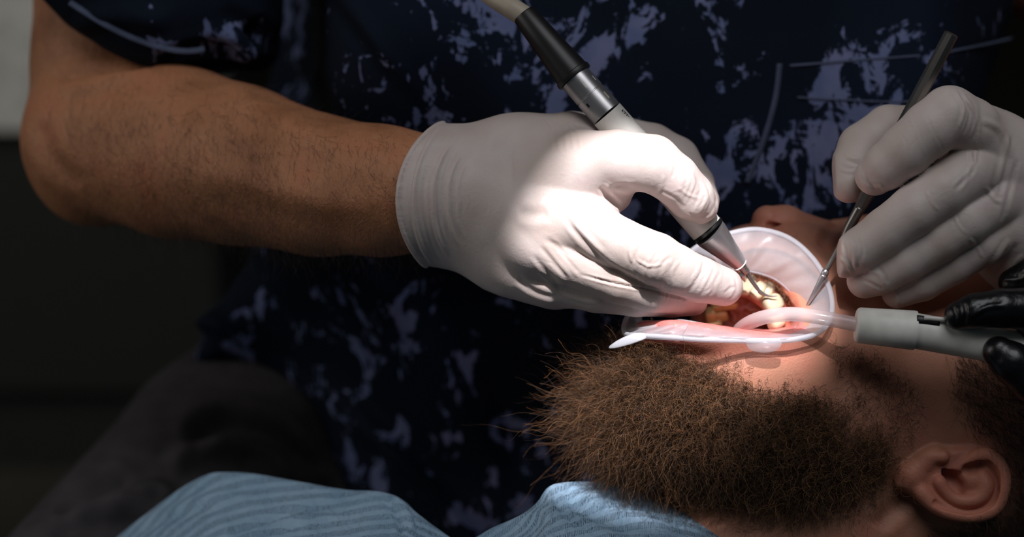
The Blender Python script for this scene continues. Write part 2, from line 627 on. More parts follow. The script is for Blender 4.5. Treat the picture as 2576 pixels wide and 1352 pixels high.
# ================================================================== DENTIST
base = TW(P(1500, 700, -260)); 
dentist = empty('person', (base[0], base[1], 0.0),
                'dentist in dark blue floral scrubs and cream gloves, leaning over the bearded patient', 'person')

def b_lo(*pts):
    a = np.array([P(*p) for p in pts]); return a.min(0), a.max(0)

# --- arms and trunk: one continuous body
def dentist_body():
    F = Field((-330, -210, -480), (480, 260, 40), 2.4)
    arm = [(1090, 488, -30, 31), (960, 480, -42, 34.5), (800, 466, -62, 38), (600, 415, -92, 44), (450, 385, -118, 48.5), (262, 340, -150, 47)]
    F.chain(arm, 5)
    F.ell(P(230, 380, -150), (36, 44, 40), 10)
    F.chain([(262, 120, -172, 41), (255, 300, -165, 43)], 6)
    F.chain([(265, 150, -168, 43), (300, -60, -185, 50), (520, -260, -220, 60)], 5)
    F.chain([(520, -260, -230, 60), (1500, -280, -260, 70)], 20)
    F.chain([(1500, -250, -260, 75), (1500, 500, -330, 75), (1300, 900, -380, 75)], 20)
    F.chain([(2500, -280, -250, 60), (3000, 100, -160, 42), (3000, 420, -120, 40), (2830, 640, -75, 33), (2700, 640, -45, 30)], 12)
    F.chain([(1500, -280, -260, 70), (2500, -280, -250, 60)], 20)
    V, Q, N = F.mesh(2)
    V = strokes(V, N, [([(120, 205), (230, 178), (330, 168), (400, 150)], 11, -3.5),
                       ([(150, 235), (300, 200), (420, 190)], 14, 1.6),
                       ([(100, 300), (130, 400), (210, 470)], 22, -1.8),
                       ([(560, 200), (700, 300), (900, 380)], 30, 1.6), ([(500, 430), (700, 480), (950, 530)], 34, 1.6)])
    o = link_mesh('body', TW(V), Q, SKIN_D, dentist)
    mesh_attr(o, 'red', np.zeros(len(V)))
    return V, Q, N
bV, bQ, bN = dentist_body()

# --- arm hair
def arm_hair():
    px, py = PX(bV)
    ok = (px > 120) & (px < 1075) & (bN[:, 2] > -0.1) & (py > 160) & (py < 700)
    pr = ok * np.clip((px - 50) / 700, 0.15, 1) * (0.35 + 0.9 * ((np.abs(py - 500) > 120) | (px < 700)))
    idx = rng.choice(len(bV), 3600, p=pr / pr.sum())
    flow = np.array([0.35, -0.75, 0.1])
    d = flow + bN[idx] * 0.35
    pa = grow(bV[idx], d / np.linalg.norm(d, axis=1, keepdims=True), rng.uniform(6, 14, len(idx)), 7, 0.6, 0.8, 0.22)
    M = Mat('arm_hair', (44, 26, 18), rough=0.5)
    hair('arm_hair', pa, np.full(len(idx), 0.055), M.m, dentist)
arm_hair()

# --- scrub top
def fsmooth(a, b, x):
    t = np.clip((x - a) / (b - a), 0, 1); return t * t * (3 - 2 * t)

def scrub_top():
    h = 2.6
    F = Field((-330, -190, -470), (470, 215, -20), h)
    X = F.ax[0][:, None]; Y = F.ax[1][None, :]
    # outline of the trunk in the photograph's frame at its mean depth
    wm = -200.0
    X2 = X * FPX / (D0 - wm) + 1288 + 0 * Y; Y2 = 676 - Y * FPX / (D0 - wm) + 0 * X
    outline = [(640, -400), (600, 300), (615, 560), (590, 660), (520, 760), (440, 822), (470, 850), (425, 930), (520, 960), (640, 1040),
               (760, 1180), (900, 1340), (1000, 1500), (2500, 1500), (2560, 1000), (2520, 500), (2440, 300), (2475, 200), (2545, 40), (2600, -400)]
    s = poly2d(X2, Y2, np.array(outline, float)) / 4.2
    # front relief (mm): chest leaning forward at the top, falling back to the waist, rounding away at the sides
    f = -98 - 150 * fsmooth(150, 1250, Y2) * (0.35 + 0.65 * fsmooth(2200, 700, X2))
    f = f - 130 * fsmooth(860, 740, X2 - 0.25 * np.clip(Y2 - 200, 0, 150)) * fsmooth(520, 360, Y2) - 60 * fsmooth(900, 600, X2) * fsmooth(900, 300, Y2) - 60 * fsmooth(1000, 560, X2)
    f = f - 90 * fsmooth(2250, 2620, X2)
    f = f + 16 * np.exp(-((X2 - 1000) / 190) ** 2 - ((Y2 - 120) / 240) ** 2)
    f = f + 10 * np.sin((X2 * 0.8 + Y2 * 0.75) / 120.0) * fsmooth(500, 900, Y2) * 0.6
    f = f + 3.0 * np.sin((X2 * 1.2 - Y2 * 0.6) / 95.0 + 1.2)
    f = f - 6 * np.exp(-(((X2 - 925) * 0.8 - (Y2 - 130) * 0.6) / 14) ** 2) * fsmooth(330, 200, Y2)
    f = f + 5 * np.exp(-(((X2 - 950) * 0.8 - (Y2 - 130) * 0.6) / 25) ** 2) * fsmooth(330, 200, Y2)
    # folds radiating below the arm
    for (x0, y0, ang, wd_, am) in ((760, 900, 0.85, 40, 9), (900, 1000, 0.8, 35, -8), (1080, 900, 0.95, 45, 7), (620, 900, 0.6, 28, 8), (1250, 1050, 1.2, 50, -7)):
        q = (X2 - x0) * math.sin(ang) - (Y2 - y0) * math.cos(ang)
        f = f + am * np.exp(-(q / wd_) ** 2) * fsmooth(620, 760, Y2)
    Z = F.ax[2][None, None, :]
    rr = 26.0
    q1 = (s[:, :, None] + rr); q2 = (Z - f[:, :, None]) + rr
    d = np.minimum(np.maximum(q1, q2), 0) + np.sqrt(np.maximum(q1, 0) ** 2 + np.maximum(q2, 0) ** 2) - rr
    d = np.maximum(d, -440 - Z)
    F.f = d.astype(np.float32)
    # right sleeve
    F.prism([(60, -330), (96, -10), (165, 62), (250, 118), (330, 158), (392, 178), (450, 172), (560, 148), (630, 150), (665, 120), (680, 0), (700, -330)],
            -120, -230, -92, 34, 8)
    V, Q, N = F.mesh(2)
    V = strokes(V, N, [([(640, 40), (700, 160), (760, 260)], 30, -9), ([(560, 20), (640, 90), (740, 120)], 24, -4),
                       ([(400, 150), (500, 120), (620, 118)], 16, -3), ([(180, 60), (300, 40), (430, 60)], 26, 3)])
    link_mesh('scrub_top', TW(V), Q, SCRUB, dentist)
    return V, Q, N
sV, sQ, sN = scrub_top()

def surf_at(V, N, px, py, off=0.0):
    """nearest front surface point of a vertex cloud at a place of the frame"""
    x, y = PX(V)
    dd = (x - px) ** 2 + (y - py) ** 2
    c = np.argsort(dd)[:60]
    best = c[np.argmax(V[c, 2] - np.sqrt(dd[c]) * 0.3)]
    q = P(px, py, V[best, 2]) + N[best] * off
    return q

def on_surface(V, N, pl, n, off):
    pl = spline(np.array(pl, float), n)
    pts = np.array([surf_at(V, N, a, b, off) for a, b in pl])
    pts = np.apply_along_axis(lambda c: np.convolve(np.pad(c, 3, mode='edge'), np.ones(7) / 7, 'valid'), 0, pts)
    return pts

scrub = [o for o in dentist.children if o.name.startswith('scrub_top')][0]
def seam(name, pl, n, r, label=None, mat=STITCH, flat=0.35):
    o = tube(name, on_surface(sV, sN, pl, n, 0.5), r, mat, scrub, seg=8, flat=flat)
    if label: o['label'] = label
seam('sleeve_hem_seam', [(170, 0), (230, 40), (300, 80), (390, 115), (470, 130), (520, 120)], 30, 1.8)
seam('pocket_seam', [(1962, 152), (1955, 230), (1935, 310), (1908, 390), (1875, 470)], 26, 1.7)
seam('pocket_seam', [(1975, 166), (2080, 158), (2200, 148), (2320, 140), (2440, 120), (2560, 92)], 30, 0.7)
seam('pocket_seam', [(1995, 244), (2100, 250), (2220, 256), (2330, 254), (2450, 240)], 26, 0.5)

# --- trousers
def trousers():
    F = Field((-330, -360, -470), (60, -40, -60), 3.0)
    F.chain([(760, 1000, -345, 70), (560, 1150, -310, 66), (210, 1540, -200, 64)], 10)
    F.chain([(900, 1060, -350, 72), (1050, 1400, -330, 72)], 14)
    V, Q, N = F.mesh(2)
    V = strokes(V, N, [([(460, 1120), (560, 1060), (700, 1100), (800, 1200)], 26, -9), ([(140, 1300), (240, 1220), (330, 1210)], 20, -6),
                       ([(250, 1290), (380, 1230), (430, 1260)], 22, 5), ([(120, 1350), (260, 1310), (420, 1320)], 18, -6),
                       ([(420, 1180), (500, 1120), (640, 1140)], 24, 5)])
    link_mesh('trousers', TW(V), Q, TROUSER, dentist)
trousers()

# --- right glove
def glove_right():
    h = 0.8
    lo, hi = P(975, 830, -75), P(1900, 230, 60)
    F = Field((lo[0], lo[1] - 4, -75), (hi[0] + 2, hi[1], 56), h)
    palm = F
    palm.chain([(1000, 498, -32, 33.5), (1090, 492, -27, 34.5), (1180, 502, -24, 34)], 8)
    palm.chain([(1150, 470, -26, 30), (1300, 425, -22, 27), (1430, 385, -16, 21)], 10)
    palm.chain([(1180, 545, -26, 27), (1280, 615, -16, 24), (1350, 655, -8, 18)], 10)
    palm.chain([(1220, 520, -18, 28), (1330, 545, -6, 23), (1420, 500, 0, 19)], 10)
    palm.chain([(1430, 400, -22, 18), (1520, 400, -30, 15)], 10)
    palm.chain([(1440, 450, 4, 16), (1545, 492, 4, 8.5)], 8)
    palm.chain([(1320, 650, -10, 19), (1400, 700, -14, 16)], 10)
    palm.chain([(1350, 598, 10, 14), (1335, 612, 10, 13)], 6)
    fingers = [
        ([(1400, 440, 2, 17), (1460, 412, 10, 16.5), (1555, 402, 18, 15.2), (1640, 412, 22, 14.6), (1695, 450, 19, 12.8), (1738, 495, 13, 12.0), (1761, 517, 8, 9.6)], 14),
        ([(1300, 400, -38, 16), (1440, 352, -48, 15), (1560, 356, -52, 13.5), (1640, 372, -52, 13), (1698, 405, -50, 13.2), (1745, 465, -42, 11), (1768, 505, -30, 8.8)], 12),
        ([(1390, 545, 8, 17.5), (1470, 570, 16, 15), (1560, 615, 22, 13.2), (1650, 652, 24, 13.2), (1700, 678, 20, 12.4), (1760, 704, 14, 11.6), (1820, 722, 6, 10.0)], 12),
        ([(1345, 610, 6, 15.5), (1430, 652, 11, 13.5), (1560, 706, 13, 11.6), (1640, 732, 10, 11), (1700, 746, 3, 9.5), (1745, 752, -3, 7.5)], 10),
        ([(1310, 665, -6, 14), (1390, 706, -2, 12.5), (1500, 739, 3, 9.8), (1600, 753, 4, 9.0), (1690, 760, -1, 8.0), (1746, 761, -8, 7.0)], 9)]
    tot = None
    for pts, k in fingers:
        g = palm.copy() if True else None
        t = Field.copy(palm); t.f = np.full(palm.shape, 30.0, dtype=np.float32)
        t.chain(pts, 1.5)
        g.f = smin(palm.f, t.f, k)
        tot = g.f if tot is None else smin(tot, g.f, 0.8)
    # cuff: cut along a curved edge and give it a rolled bead
    c = P(1252, 508, -20)
    R = 51.5
    X = F.ax[0][:, None, None]; Y = F.ax[1][None, :, None]
    cyl = np.sqrt((X - c[0]) ** 2 + (Y - c[1]) ** 2) - R
    cyl = np.where(X < c[0], cyl, np.maximum(np.abs(Y - c[1]) - R, -R)) + 0 * tot
    cut = np.where(X < c[0] - 4, np.maximum(tot, cyl), tot)
    bead = np.where(X < c[0] - 6, np.sqrt(np.maximum(np.abs(tot) - 0.3, 0) ** 2 + cyl ** 2) - 1.1, 30)
    F.f = smin(cut, bead, 1.0).astype(np.float32)
    V, Q, N = F.mesh(2)
    S = []
    # parallel cuff ridges
    for off, am, wd_ in ((38, 1.1, 5), (62, -0.8, 7), (88, 1.2, 5), (112, -0.7, 6), (128, 0.7, 4), (152, 0.45, 4)):
        q = []
        for a in np.linspace(-0.95, 0.78, 8):
            rr = 250 - off * (1 - 0.15 * abs(a))
            q.append((1252 - rr * math.cos(a) * 1.0, 508 + rr * math.sin(a) * 1.15))
        S.append((q, wd_, am))
    # index finger
    S += [([(1690, 385), (1700, 415), (1690, 450)], 4, -0.35, 0), ([(1722, 420), (1728, 455), (1712, 490)], 4, -0.35, 0),
          ([(1738, 428), (1746, 462), (1728, 505)], 3.5, 0.45, 0), ([(1752, 445), (1762, 480), (1742, 525)], 4, -0.4, 0),
          ([(1766, 460), (1778, 495), (1758, 540)], 3.5, 0.45, 0), ([(1780, 475), (1790, 505), (1772, 545)], 3.5, -0.45, 0),
          ([(1705, 470), (1730, 490), (1760, 500)], 3.5, 0.35, 0), ([(1660, 480), (1700, 500), (1720, 525)], 4, -0.4, 0),
          ([(1668, 440), (1664, 470), (1650, 492)], 4, 0.4, 0), ([(1730, 535), (1755, 545), (1785, 540)], 3, -0.3, 0),
          ([(1530, 470), (1570, 480), (1625, 500)], 6, 0.5, 0), ([(1528, 485), (1548, 470), (1600, 470)], 5, -0.8, 0),
          ([(1790, 500), (1797, 525), (1785, 550)], 3, 0.3, 0)]
    S = S[:6] + [(q[0], q[1] * 1.1, q[2] * 0.68) + tuple(q[3:]) for q in S[6:]]
    # middle finger
    S += [([(1634, 600), (1606, 630), (1588, 678)], 5, -0.5, 0), ([(1668, 612), (1636, 648), (1622, 700)], 4.5, 0.5, 0),
          ([(1598, 590), (1584, 632), (1594, 668)], 4, 0.4, 0), ([(1690, 645), (1664, 668), (1652, 712)], 4.5, -0.35, 0),
          ([(1600, 652), (1632, 670), (1668, 664)], 3.5, 0.35, 0), ([(1710, 655), (1692, 684), (1690, 716)], 4, 0.3, 0),
          ([(1772, 655), (1762, 694), (1730, 738)], 5, -0.45, -5), ([(1790, 668), (1776, 706), (1752, 745)], 4.5, 0.4, -5),
          ([(1812, 684), (1796, 716), (1786, 748)], 4.5, -0.25, -5), ([(1842, 700), (1846, 728), (1832, 752)], 4, 0.3, -10),
          ([(1822, 740), (1836, 726), (1852, 722)], 3.5, -0.3, -10)]
    S += [([(1455, 690), (1540, 712), (1617, 727), (1700, 746), (1765, 760)], 3.2, -0.8, -25)]
    # knuckle valleys and the back of the hand
    S += [([(1420, 545), (1470, 610), (1530, 665), (1600, 715)], 7, -0.6, -10), ([(1440, 560), (1480, 600), (1520, 640)], 7, 0.4, -10),
          ([(1300, 535), (1345, 540), (1380, 535)], 14, -0.8, -15), ([(1375, 600), (1415, 640), (1450, 690)], 6, -0.5, -6),
          ([(1358, 618), (1392, 660), (1430, 705)], 5, -0.45, -8), ([(1385, 610), (1424, 655), (1455, 700)], 5, 0.4, -6),
          ([(1340, 640), (1372, 682), (1410, 722)], 6, -0.4, -14), ([(1300, 700), (1345, 735), (1400, 752)], 8, -0.6, -34),
          ([(1420, 742), (1470, 758), (1520, 764)], 5, 0.35, -34),
          ([(1510, 470), (1535, 500), (1560, 520)], 7, -1.2, -5)]
    for i in range(9):             # thin creases between web and knuckle
        x = 1395 + i * 9
        S.append(([(x - 30, 300 + i * 2), (x - 12, 330), (x - 6, 385 - i)], 2.6, 0.16 * (-1) ** i, -20))
    for i in range(7):
        q = float(rng.uniform(-9, 9)); S.append(([(1574 + i * 24 + q, 688 + i * 6), (1570 + i * 23, 712 + i * 5), (1582 + i * 22 - q, 732 + i * 4)], 3.5, 0.3 * (-1) ** i, -20, 14))
        S.append(([(1560 + i * 30 + q, 736), (1566 + i * 29, 758), (1562 + i * 30 - q, 784)], 4, 0.2 * (-1) ** i, -30, 10))
    for cx, cy, ang, n_, sp in ((1745, 490, 2.2, 9, 9), (1640, 655, 1.9, 11, 10), (1775, 705, 1.95, 9, 9), (1650, 735, 1.7, 8, 12), (1210, 520, 1.6, 10, 11), (1400, 660, 0.85, 7, 12)):
        for i in range(n_):
            t = (i - n_ / 2) * sp + rng.uniform(-3, 3); l = rng.uniform(14, 34); a2 = ang + rng.normal(0, 0.22)
            ax_, ay_ = cx + t * math.sin(ang), cy - t * math.cos(ang)
            o_ = rng.uniform(-18, 18)
            ax_ += o_ * math.cos(ang); ay_ += o_ * math.sin(ang)
            S.append(([(ax_ - l * math.cos(a2), ay_ - l * math.sin(a2)), (ax_ + rng.uniform(-5, 5), ay_), (ax_ + l * math.cos(a2 + .2), ay_ + l * math.sin(a2 + .2))], 2.6, rng.uniform(-0.24, 0.24), -35))
    V = strokes(V, N, S)
    o = link_mesh('glove', TW(V), Q, GLOVE, dentist)
    return o
glove_right()

# --- left glove
def glove_left():
    h = 0.85
    lo, hi = P(2055, 800, -70), P(2760, 190, 60)
    F = Field((lo[0], lo[1], -72), (hi[0], hi[1], 58), h)
    F.chain([(2455, 345, -2, 17.5), (2520, 420, -8, 24), (2600, 560, -22, 34), (2720, 660, -45, 36)], 10)
    F.chain([(2480, 380, -14, 20), (2430, 350, -24, 15)], 10)
    F.chain([(2560, 560, -22, 28), (2600, 640, -30, 26)], 10)
    fingers = [
        ([(2500, 400, 2, 16), (2440, 320, 16, 15), (2388, 292, 22, 15.2), (2340, 325, 24, 14.2), (2280, 378, 22, 13.4), (2232, 418, 17, 12), (2201, 442, 12, 10.3)], 8),
        ([(2440, 340, -26, 15), (2330, 325, -28, 12.5), (2235, 325, -22, 12.6), (2170, 372, -16, 12.8), (2145, 420, -10, 11.6), (2136, 465, -6, 9.6)], 6),
        ([(2500, 410, 2, 16), (2440, 432, 14, 15), (2370, 480, 20, 13.6), (2300, 530, 21, 13), (2230, 582, 18, 12.2), (2165, 628, 14, 11.2), (2125, 652, 10, 9.8)], 6),
        ([(2550, 470, -4, 16), (2500, 505, 8, 13.8), (2430, 555, 13, 12.8), (2360, 600, 13, 12.4), (2280, 650, 11, 11.8), (2215, 690, 7, 10.8), (2176, 706, 4, 9.4)], 5),
        ([(2590, 540, -14, 16), (2530, 575, 0, 12.6), (2470, 612, 3, 11.8), (2400, 660, 2, 11), (2320, 708, 0, 10.2), (2258, 736, -2, 8.4)], 5)]
    tot = None
    for pts, k in fingers:
        t = Field.copy(F); t.f = np.full(F.shape, 30.0, dtype=np.float32)
        t.chain(pts, 1.5)
        g = smin(F.f, t.f, k)
        tot = g if tot is None else smin(tot, g, 0.7)
    F.f = tot
    V, Q, N = F.mesh(2)
    S = [([(2176, 430), (2185, 455), (2205, 480)], 4, -0.45, 5), ([(2195, 452), (2215, 465), (2225, 482)], 4, 0.4, 5),
         ([(2160, 455), (2190, 470), (2220, 470)], 3.5, 0.35, 5), ([(2400, 225), (2425, 270), (2412, 325)], 4, 0.6, 5),
         ([(2412, 235), (2440, 280), (2425, 340)], 4, -0.6, 5), ([(2420, 240), (2455, 290), (2440, 350)], 4, 0.5, 5),
         ([(2455, 260), (2462, 330), (2445, 420), (2420, 470)], 5, 0.6, 0), ([(2440, 380), (2445, 430), (2400, 480)], 5, -0.7, 0),
         ([(2120, 610), (2130, 640), (2145, 680)], 4.5, -0.6, 5), ([(2140, 605), (2150, 640), (2150, 675)], 4.5, 0.6, 5),
         ([(2100, 640), (2125, 660), (2145, 690)], 4, 0.5, 5), ([(2160, 600), (2170, 630), (2165, 660)], 4, -0.4, 5),
         ([(2185, 680), (2210, 690), (2225, 720)], 4.5, 0.5, -5), ([(2165, 700), (2195, 715), (2225, 730)], 4, -0.5, -5),
         ([(2205, 665), (2225, 690), (2235, 715)], 4, -0.4, -5), ([(2240, 725), (2255, 740), (2262, 765)], 3.5, 0.35, -12),
         ([(2125, 380), (2140, 395), (2165, 400)], 4, 0.45, -30, 5), ([(2120, 400), (2150, 412), (2170, 415)], 4, -0.4, -30, 5),
         ([(2112, 425), (2135, 432), (2160, 428)], 4, 0.35, -30, 5), ([(2540, 330), (2520, 420), (2500, 500)], 6, 0.6, -25),
         ([(2560, 400), (2540, 480), (2520, 560)], 6, -0.6, -30), ([(2470, 300), (2520, 330), (2545, 400)], 8, 0.7, -20),
         ([(2540, 600), (2510, 650), (2480, 690)], 6, 0.7, -30), ([(2560, 610), (2530, 660), (2500, 700)], 6, -0.7, -30),
         ([(2570, 640), (2540, 680), (2510, 712)], 6, 0.7, -40), ([(2330, 480), (2345, 510), (2360, 530)], 4, 0.35, 5),
         ([(2290, 300), (2305, 330), (2330, 400)], 3, 0.22, 5), ([(2330, 290), (2350, 330), (2375, 380)], 3, -0.2, 5),
         ([(2260, 330), (2280, 360), (2300, 420)], 3, -0.2, 5), ([(2480, 470), (2500, 500), (2520, 510)], 5, 0.5, 0),
         ([(2400, 540), (2410, 565), (2430, 590)], 3.5, 0.3, 5), ([(2440, 600), (2460, 625), (2470, 650)], 4, 0.4, -5)]
    V = strokes(V, N, S)
    o = link_mesh('glove', TW(V), Q, GLOVE, dentist)
glove_left()

# ================================================================== PATIENT
pb = TW(P(2200, 1000, -60))
patient = empty('person', (pb[0], pb[1], 0.0), 'bearded patient lying on his back with his mouth held open', 'person')

INNER = [(1880, 682, -30), (1950, 703, -24), (1998, 748, -16), (2016, 792, -8), (1998, 828, 2), (1930, 840, 8), (1860, 834, 10), (1780, 818, 12),
         (1700, 806, 10), (1640, 818, 2), (1612, 800, -22), (1650, 750, -36), (1740, 700, -40), (1820, 680, -36)]
OUTER = [(1830, 590, -34), (1905, 578, -30), (1985, 600, -22), (2048, 655, -12), (2086, 725, -2), (2092, 790, 8), (2062, 836, 18), (1990, 856, 25),
         (1900, 858, 29), (1780, 855, 30), (1680, 849, 26), (1608, 845, 14), (1572, 838, -4), (1580, 795, -26), (1630, 735, -42), (1700, 665, -48), (1765, 615, -42)]

def ear(F):
    z = -6
    out = [(2252, 1205), (2268, 1178), (2300, 1150), (2345, 1130), (2400, 1128), (2470, 1124), (2508, 1142), (2535, 1180), (2541, 1215), (2529, 1265),
           (2496, 1301), (2442, 1315), (2388, 1310), (2345, 1292), (2315, 1264), (2280, 1240), (2256, 1222)]
    out = [tuple(q) for q in cspline(np.array(out, float), 60)]
    F.prism(out, z, z - 16, z + 3.4, 3.5, 3)
    k = 1.5
    def sm(pts, k, op='add'):
        F.chain([tuple(q) for q in spline(np.array(pts, float), 4 * len(pts))], k * 0.5, op)
    # helix
    sm([(2376, 1206, z - 3, 2.4), (2400, 1184, z + 1, 2.8), (2436, 1162, z + 3, 3.3), (2474, 1145, z + 5, 3.9), (2506, 1160, z + 6, 3.7), (2524, 1192, z + 7, 3.5),
             (2524, 1232, z + 7, 3.5), (2508, 1272, z + 6, 3.7), (2478, 1292, z + 6, 4.0), (2436, 1299, z + 5, 3.6), (2392, 1292, z + 5, 3.5),
             (2350, 1272, z + 4, 3.6), (2318, 1240, z + 3, 4.5)], k)
    # lobe
    F.ell(P(2290, 1204, z + 2), (7.5, 6.6, 5.0), 4, rot=0.6)
    F.chain([(2290, 1195, z + 2, 5), (2330, 1160, z + 1, 4.5), (2352, 1145, z + 1, 4.5)], 3)
    # tragus
    F.chain([(2340, 1150, z + 3, 3.4), (2372, 1150, z + 5, 3.4)], 2)
    # hollows: scapha, concha, fossa, canal
    sm([(2356, 1266, z + 7, 2.0), (2400, 1278, z + 7, 2.6), (2442, 1280, z + 7, 3.2), (2482, 1268, z + 7, 3.2), (2502, 1236, z + 7, 3.0), (2502, 1196, z + 7, 3.0), (2484, 1172, z + 7, 3.2)], 1.2, 'sub')
    sm([(2394, 1212, z + 3, 6.0), (2412, 1228, z + 4, 5.6), (2432, 1244, z + 6, 4.0)], 2, 'sub')
    F.chain([(2440, 1186, z + 5, 4.2), (2466, 1172, z + 5, 3.6)], 1.2, 'sub')
    sm([(2338, 1170, z + 1, 2.4), (2362, 1172, z - 1, 3.2), (2372, 1184, z, 3.2), (2390, 1206, z, 4)], 1.2, 'sub')
    # antihelix and antitragus
    sm([(2362, 1212, z + 3, 3.4), (2374, 1232, z + 3, 3.0), (2400, 1256, z + 3, 3.0), (2436, 1262, z + 4, 3.2), (2468, 1250, z + 4, 3.6), (2480, 1222, z + 4, 4.0), (2470, 1198, z + 3, 3.4)], 2)
    F.chain([(2424, 1200, z - 0, 2.4), (2446, 1208, z + 2, 3.0), (2470, 1214, z + 3, 3.4)], 2.5)
    F.chain([(2446, 1228, z - 1, 4.6)], 4)

def head():
    h = 0.74
    F = Field((25, -175, -150), (290, 36, 42), h)
    F.chain([(1655, 1005, -34, 27), (1780, 975, -26, 30), (1900, 995, -26, 37), (2060, 1030, -32, 42), (2170, 1060, -44, 45)], 14)
    F.chain([(1735, 935, -10, 22), (1880, 932, -6, 26), (1975, 915, -10, 27)], 12)
    F.chain([(2060, 880, -40, 38), (2180, 880, -52, 45), (2300, 900, -58, 50)], 20)
    F.chain([(1900, 720, -78, 34), (1990, 730, -66, 34), (2080, 800, -50, 36)], 14)
    F.chain([(2150, 720, -92, 34), (2300, 760, -95, 50)], 20)
    F.chain([(2480, 1010, -84, 84), (2640, 960, -90, 84)], 20)
    F.chain([(2400, 880, -90, 62)], 20)
    F.chain([(2330, 1240, -62, 48), (2080, 1330, -62, 54), (1900, 1420, -66, 58), (1700, 1560, -60, 64)], 16)
    # nose
    F.chain([(1930, 556, -66, 8.4), (1975, 566, -70, 10), (2060, 610, -84, 13)], 4)
    F.chain([(1985, 600, -62, 7.5), (2022, 618, -66, 8.5)], 4)
    F.chain([(1918, 590, -64, 4.5), (1925, 615, -70, 5)], 4)
    F.chain([(1936, 567, -57, 2.2), (1956, 576, -58, 2.9), (1974, 586, -61, 2.6), (1980, 588, -74, 2.2)], 0.8, 'sub')
    F.chain([(2110, 620, -104, 15), (2190, 620, -106, 18)], 8)
    # lower lip roll
    F.chain([(1625, 835, -4, 6), (1700, 832, 8, 8), (1780, 842, 12, 8), (1880, 854, 11, 7.5), (1990, 846, 4, 7)], 6)
    F.chain([(2000, 700, -34, 8), (2040, 770, -22, 8), (2020, 830, -10, 7)], 8)
    # mouth
    F.prism([(1884, 694), (1940, 708), (1984, 750), (2004, 792), (1990, 822), (1930, 832), (1860, 826), (1780, 812), (1700, 802), (1640, 800), (1560, 760), (1600, 640), (1760, 640), (1830, 680)],
            -20, -66, 90, 4, 4, 'sub')
    F.ell(P(1830, 770, -66), (42, 24, 22), 6, 'sub')
    ear(F)
    V, Q, N = F.mesh(1)
    nh = len(V)
    px, py = PX(V)
    S = [([(2120, 560), (2085, 585), (2060, 620)], 12, -1.5), ([(2200, 1330), (2290, 1240)], 20, -2.0),
         ([(2230, 1010), (2280, 900), (2290, 800)], 60, -1.5)]
    V = strokes(V, N, S)
    # face regions: mouth lining and lips get their own material slots
    c = V[Q].mean(1); cx, cy = PX(c)
    inner = np.array([(1884, 690), (1945, 703), (1992, 750), (2010, 792), (1994, 826), (1930, 836), (1860, 830), (1780, 814), (1700, 802), (1640, 812), (1560, 760), (1600, 640), (1760, 640), (1830, 676)], float)
    s = poly2d(cx, cy, inner)
    fm = np.zeros(len(Q), int)
    fm[(s < 12) & (c[:, 2] > -100)] = 1
    lip = (poly2d(cx, cy, np.array([(1600, 800), (1700, 792), (1800, 806), (1900, 830), (2010, 800), (2040, 840), (1980, 862), (1800, 862), (1620, 862)], float)) < 0) & (c[:, 2] > -40)
    fm[lip] = 2
    T = Field((-260, -300, -240), (140, -130, 10), 3.0)     # trunk under the bib, same body
    T.chain([(1900, 1440, -66, 57), (1750, 1570, -76, 58), (1300, 1730, -100, 66), (760, 1720, -150, 62)], 12)
    V2, Q2, N2 = T.mesh(1)
    o = link_mesh('body', TW(np.vstack([V, V2])), np.vstack([Q, Q2 + len(V)]), [SKIN_P, MUCOSA, LIP], patient, face_mat=np.r_[fm, np.zeros(len(Q2), int)])
    earm = np.clip(1 - poly2d(px, py, np.array([(2262, 1205), (2340, 1160), (2420, 1150), (2500, 1150), (2530, 1210), (2500, 1290), (2400, 1300), (2320, 1250)], float)) / 40, 0, 1) * (V[:, 2] > -30)
    nose = np.exp(-((px - 1950) / 60) ** 2 - ((py - 580) / 50) ** 2)
    lipn = np.exp(-((py - 880) / 26) ** 2) * fsmooth(1620, 1700, px) * fsmooth(2040, 1980, px)
    mesh_attr(o, 'red', np.r_[np.clip(0.45 * earm + 0.4 * nose + 0.6 * lipn, 0, 1), np.zeros(len(V2))])
    return V, Q, N
hV, hQ, hN = head()

# --- teeth, gums, palate
def superq(name, c, r, ax, up, mat, parent, e=0.62):
    """rounded tooth crown: superellipsoid with axes"""
    ax = np.array(ax, float); ax /= np.linalg.norm(ax)
    up = np.array(up, float); up -= ax * (up @ ax); up /= np.linalg.norm(up)
    sd = np.cross(ax, up)
    V = []; nu, nv = 24, 14
    sp = lambda x: math.copysign(abs(x) ** e, x)
    for i in range(nv + 1):
        ph = -math.pi / 2 + math.pi * i / nv
        for j in range(nu):
            th = 2 * math.pi * j / nu
            x = sp(math.cos(ph)) * sp(math.cos(th)); y = sp(math.cos(ph)) * sp(math.sin(th)); z = sp(math.sin(ph))
            tp = 1 - 0.16 * z
            V.append(c + r[0] * x * tp * ax + r[1] * y * tp * sd + r[2] * z * up)
    F = [(i * nu + j, i * nu + (j + 1) % nu, (i + 1) * nu + (j + 1) % nu, (i + 1) * nu + j) for i in range(nv) for j in range(nu)]
    return link_mesh(name, TW(np.array(V)), F, mat, parent)

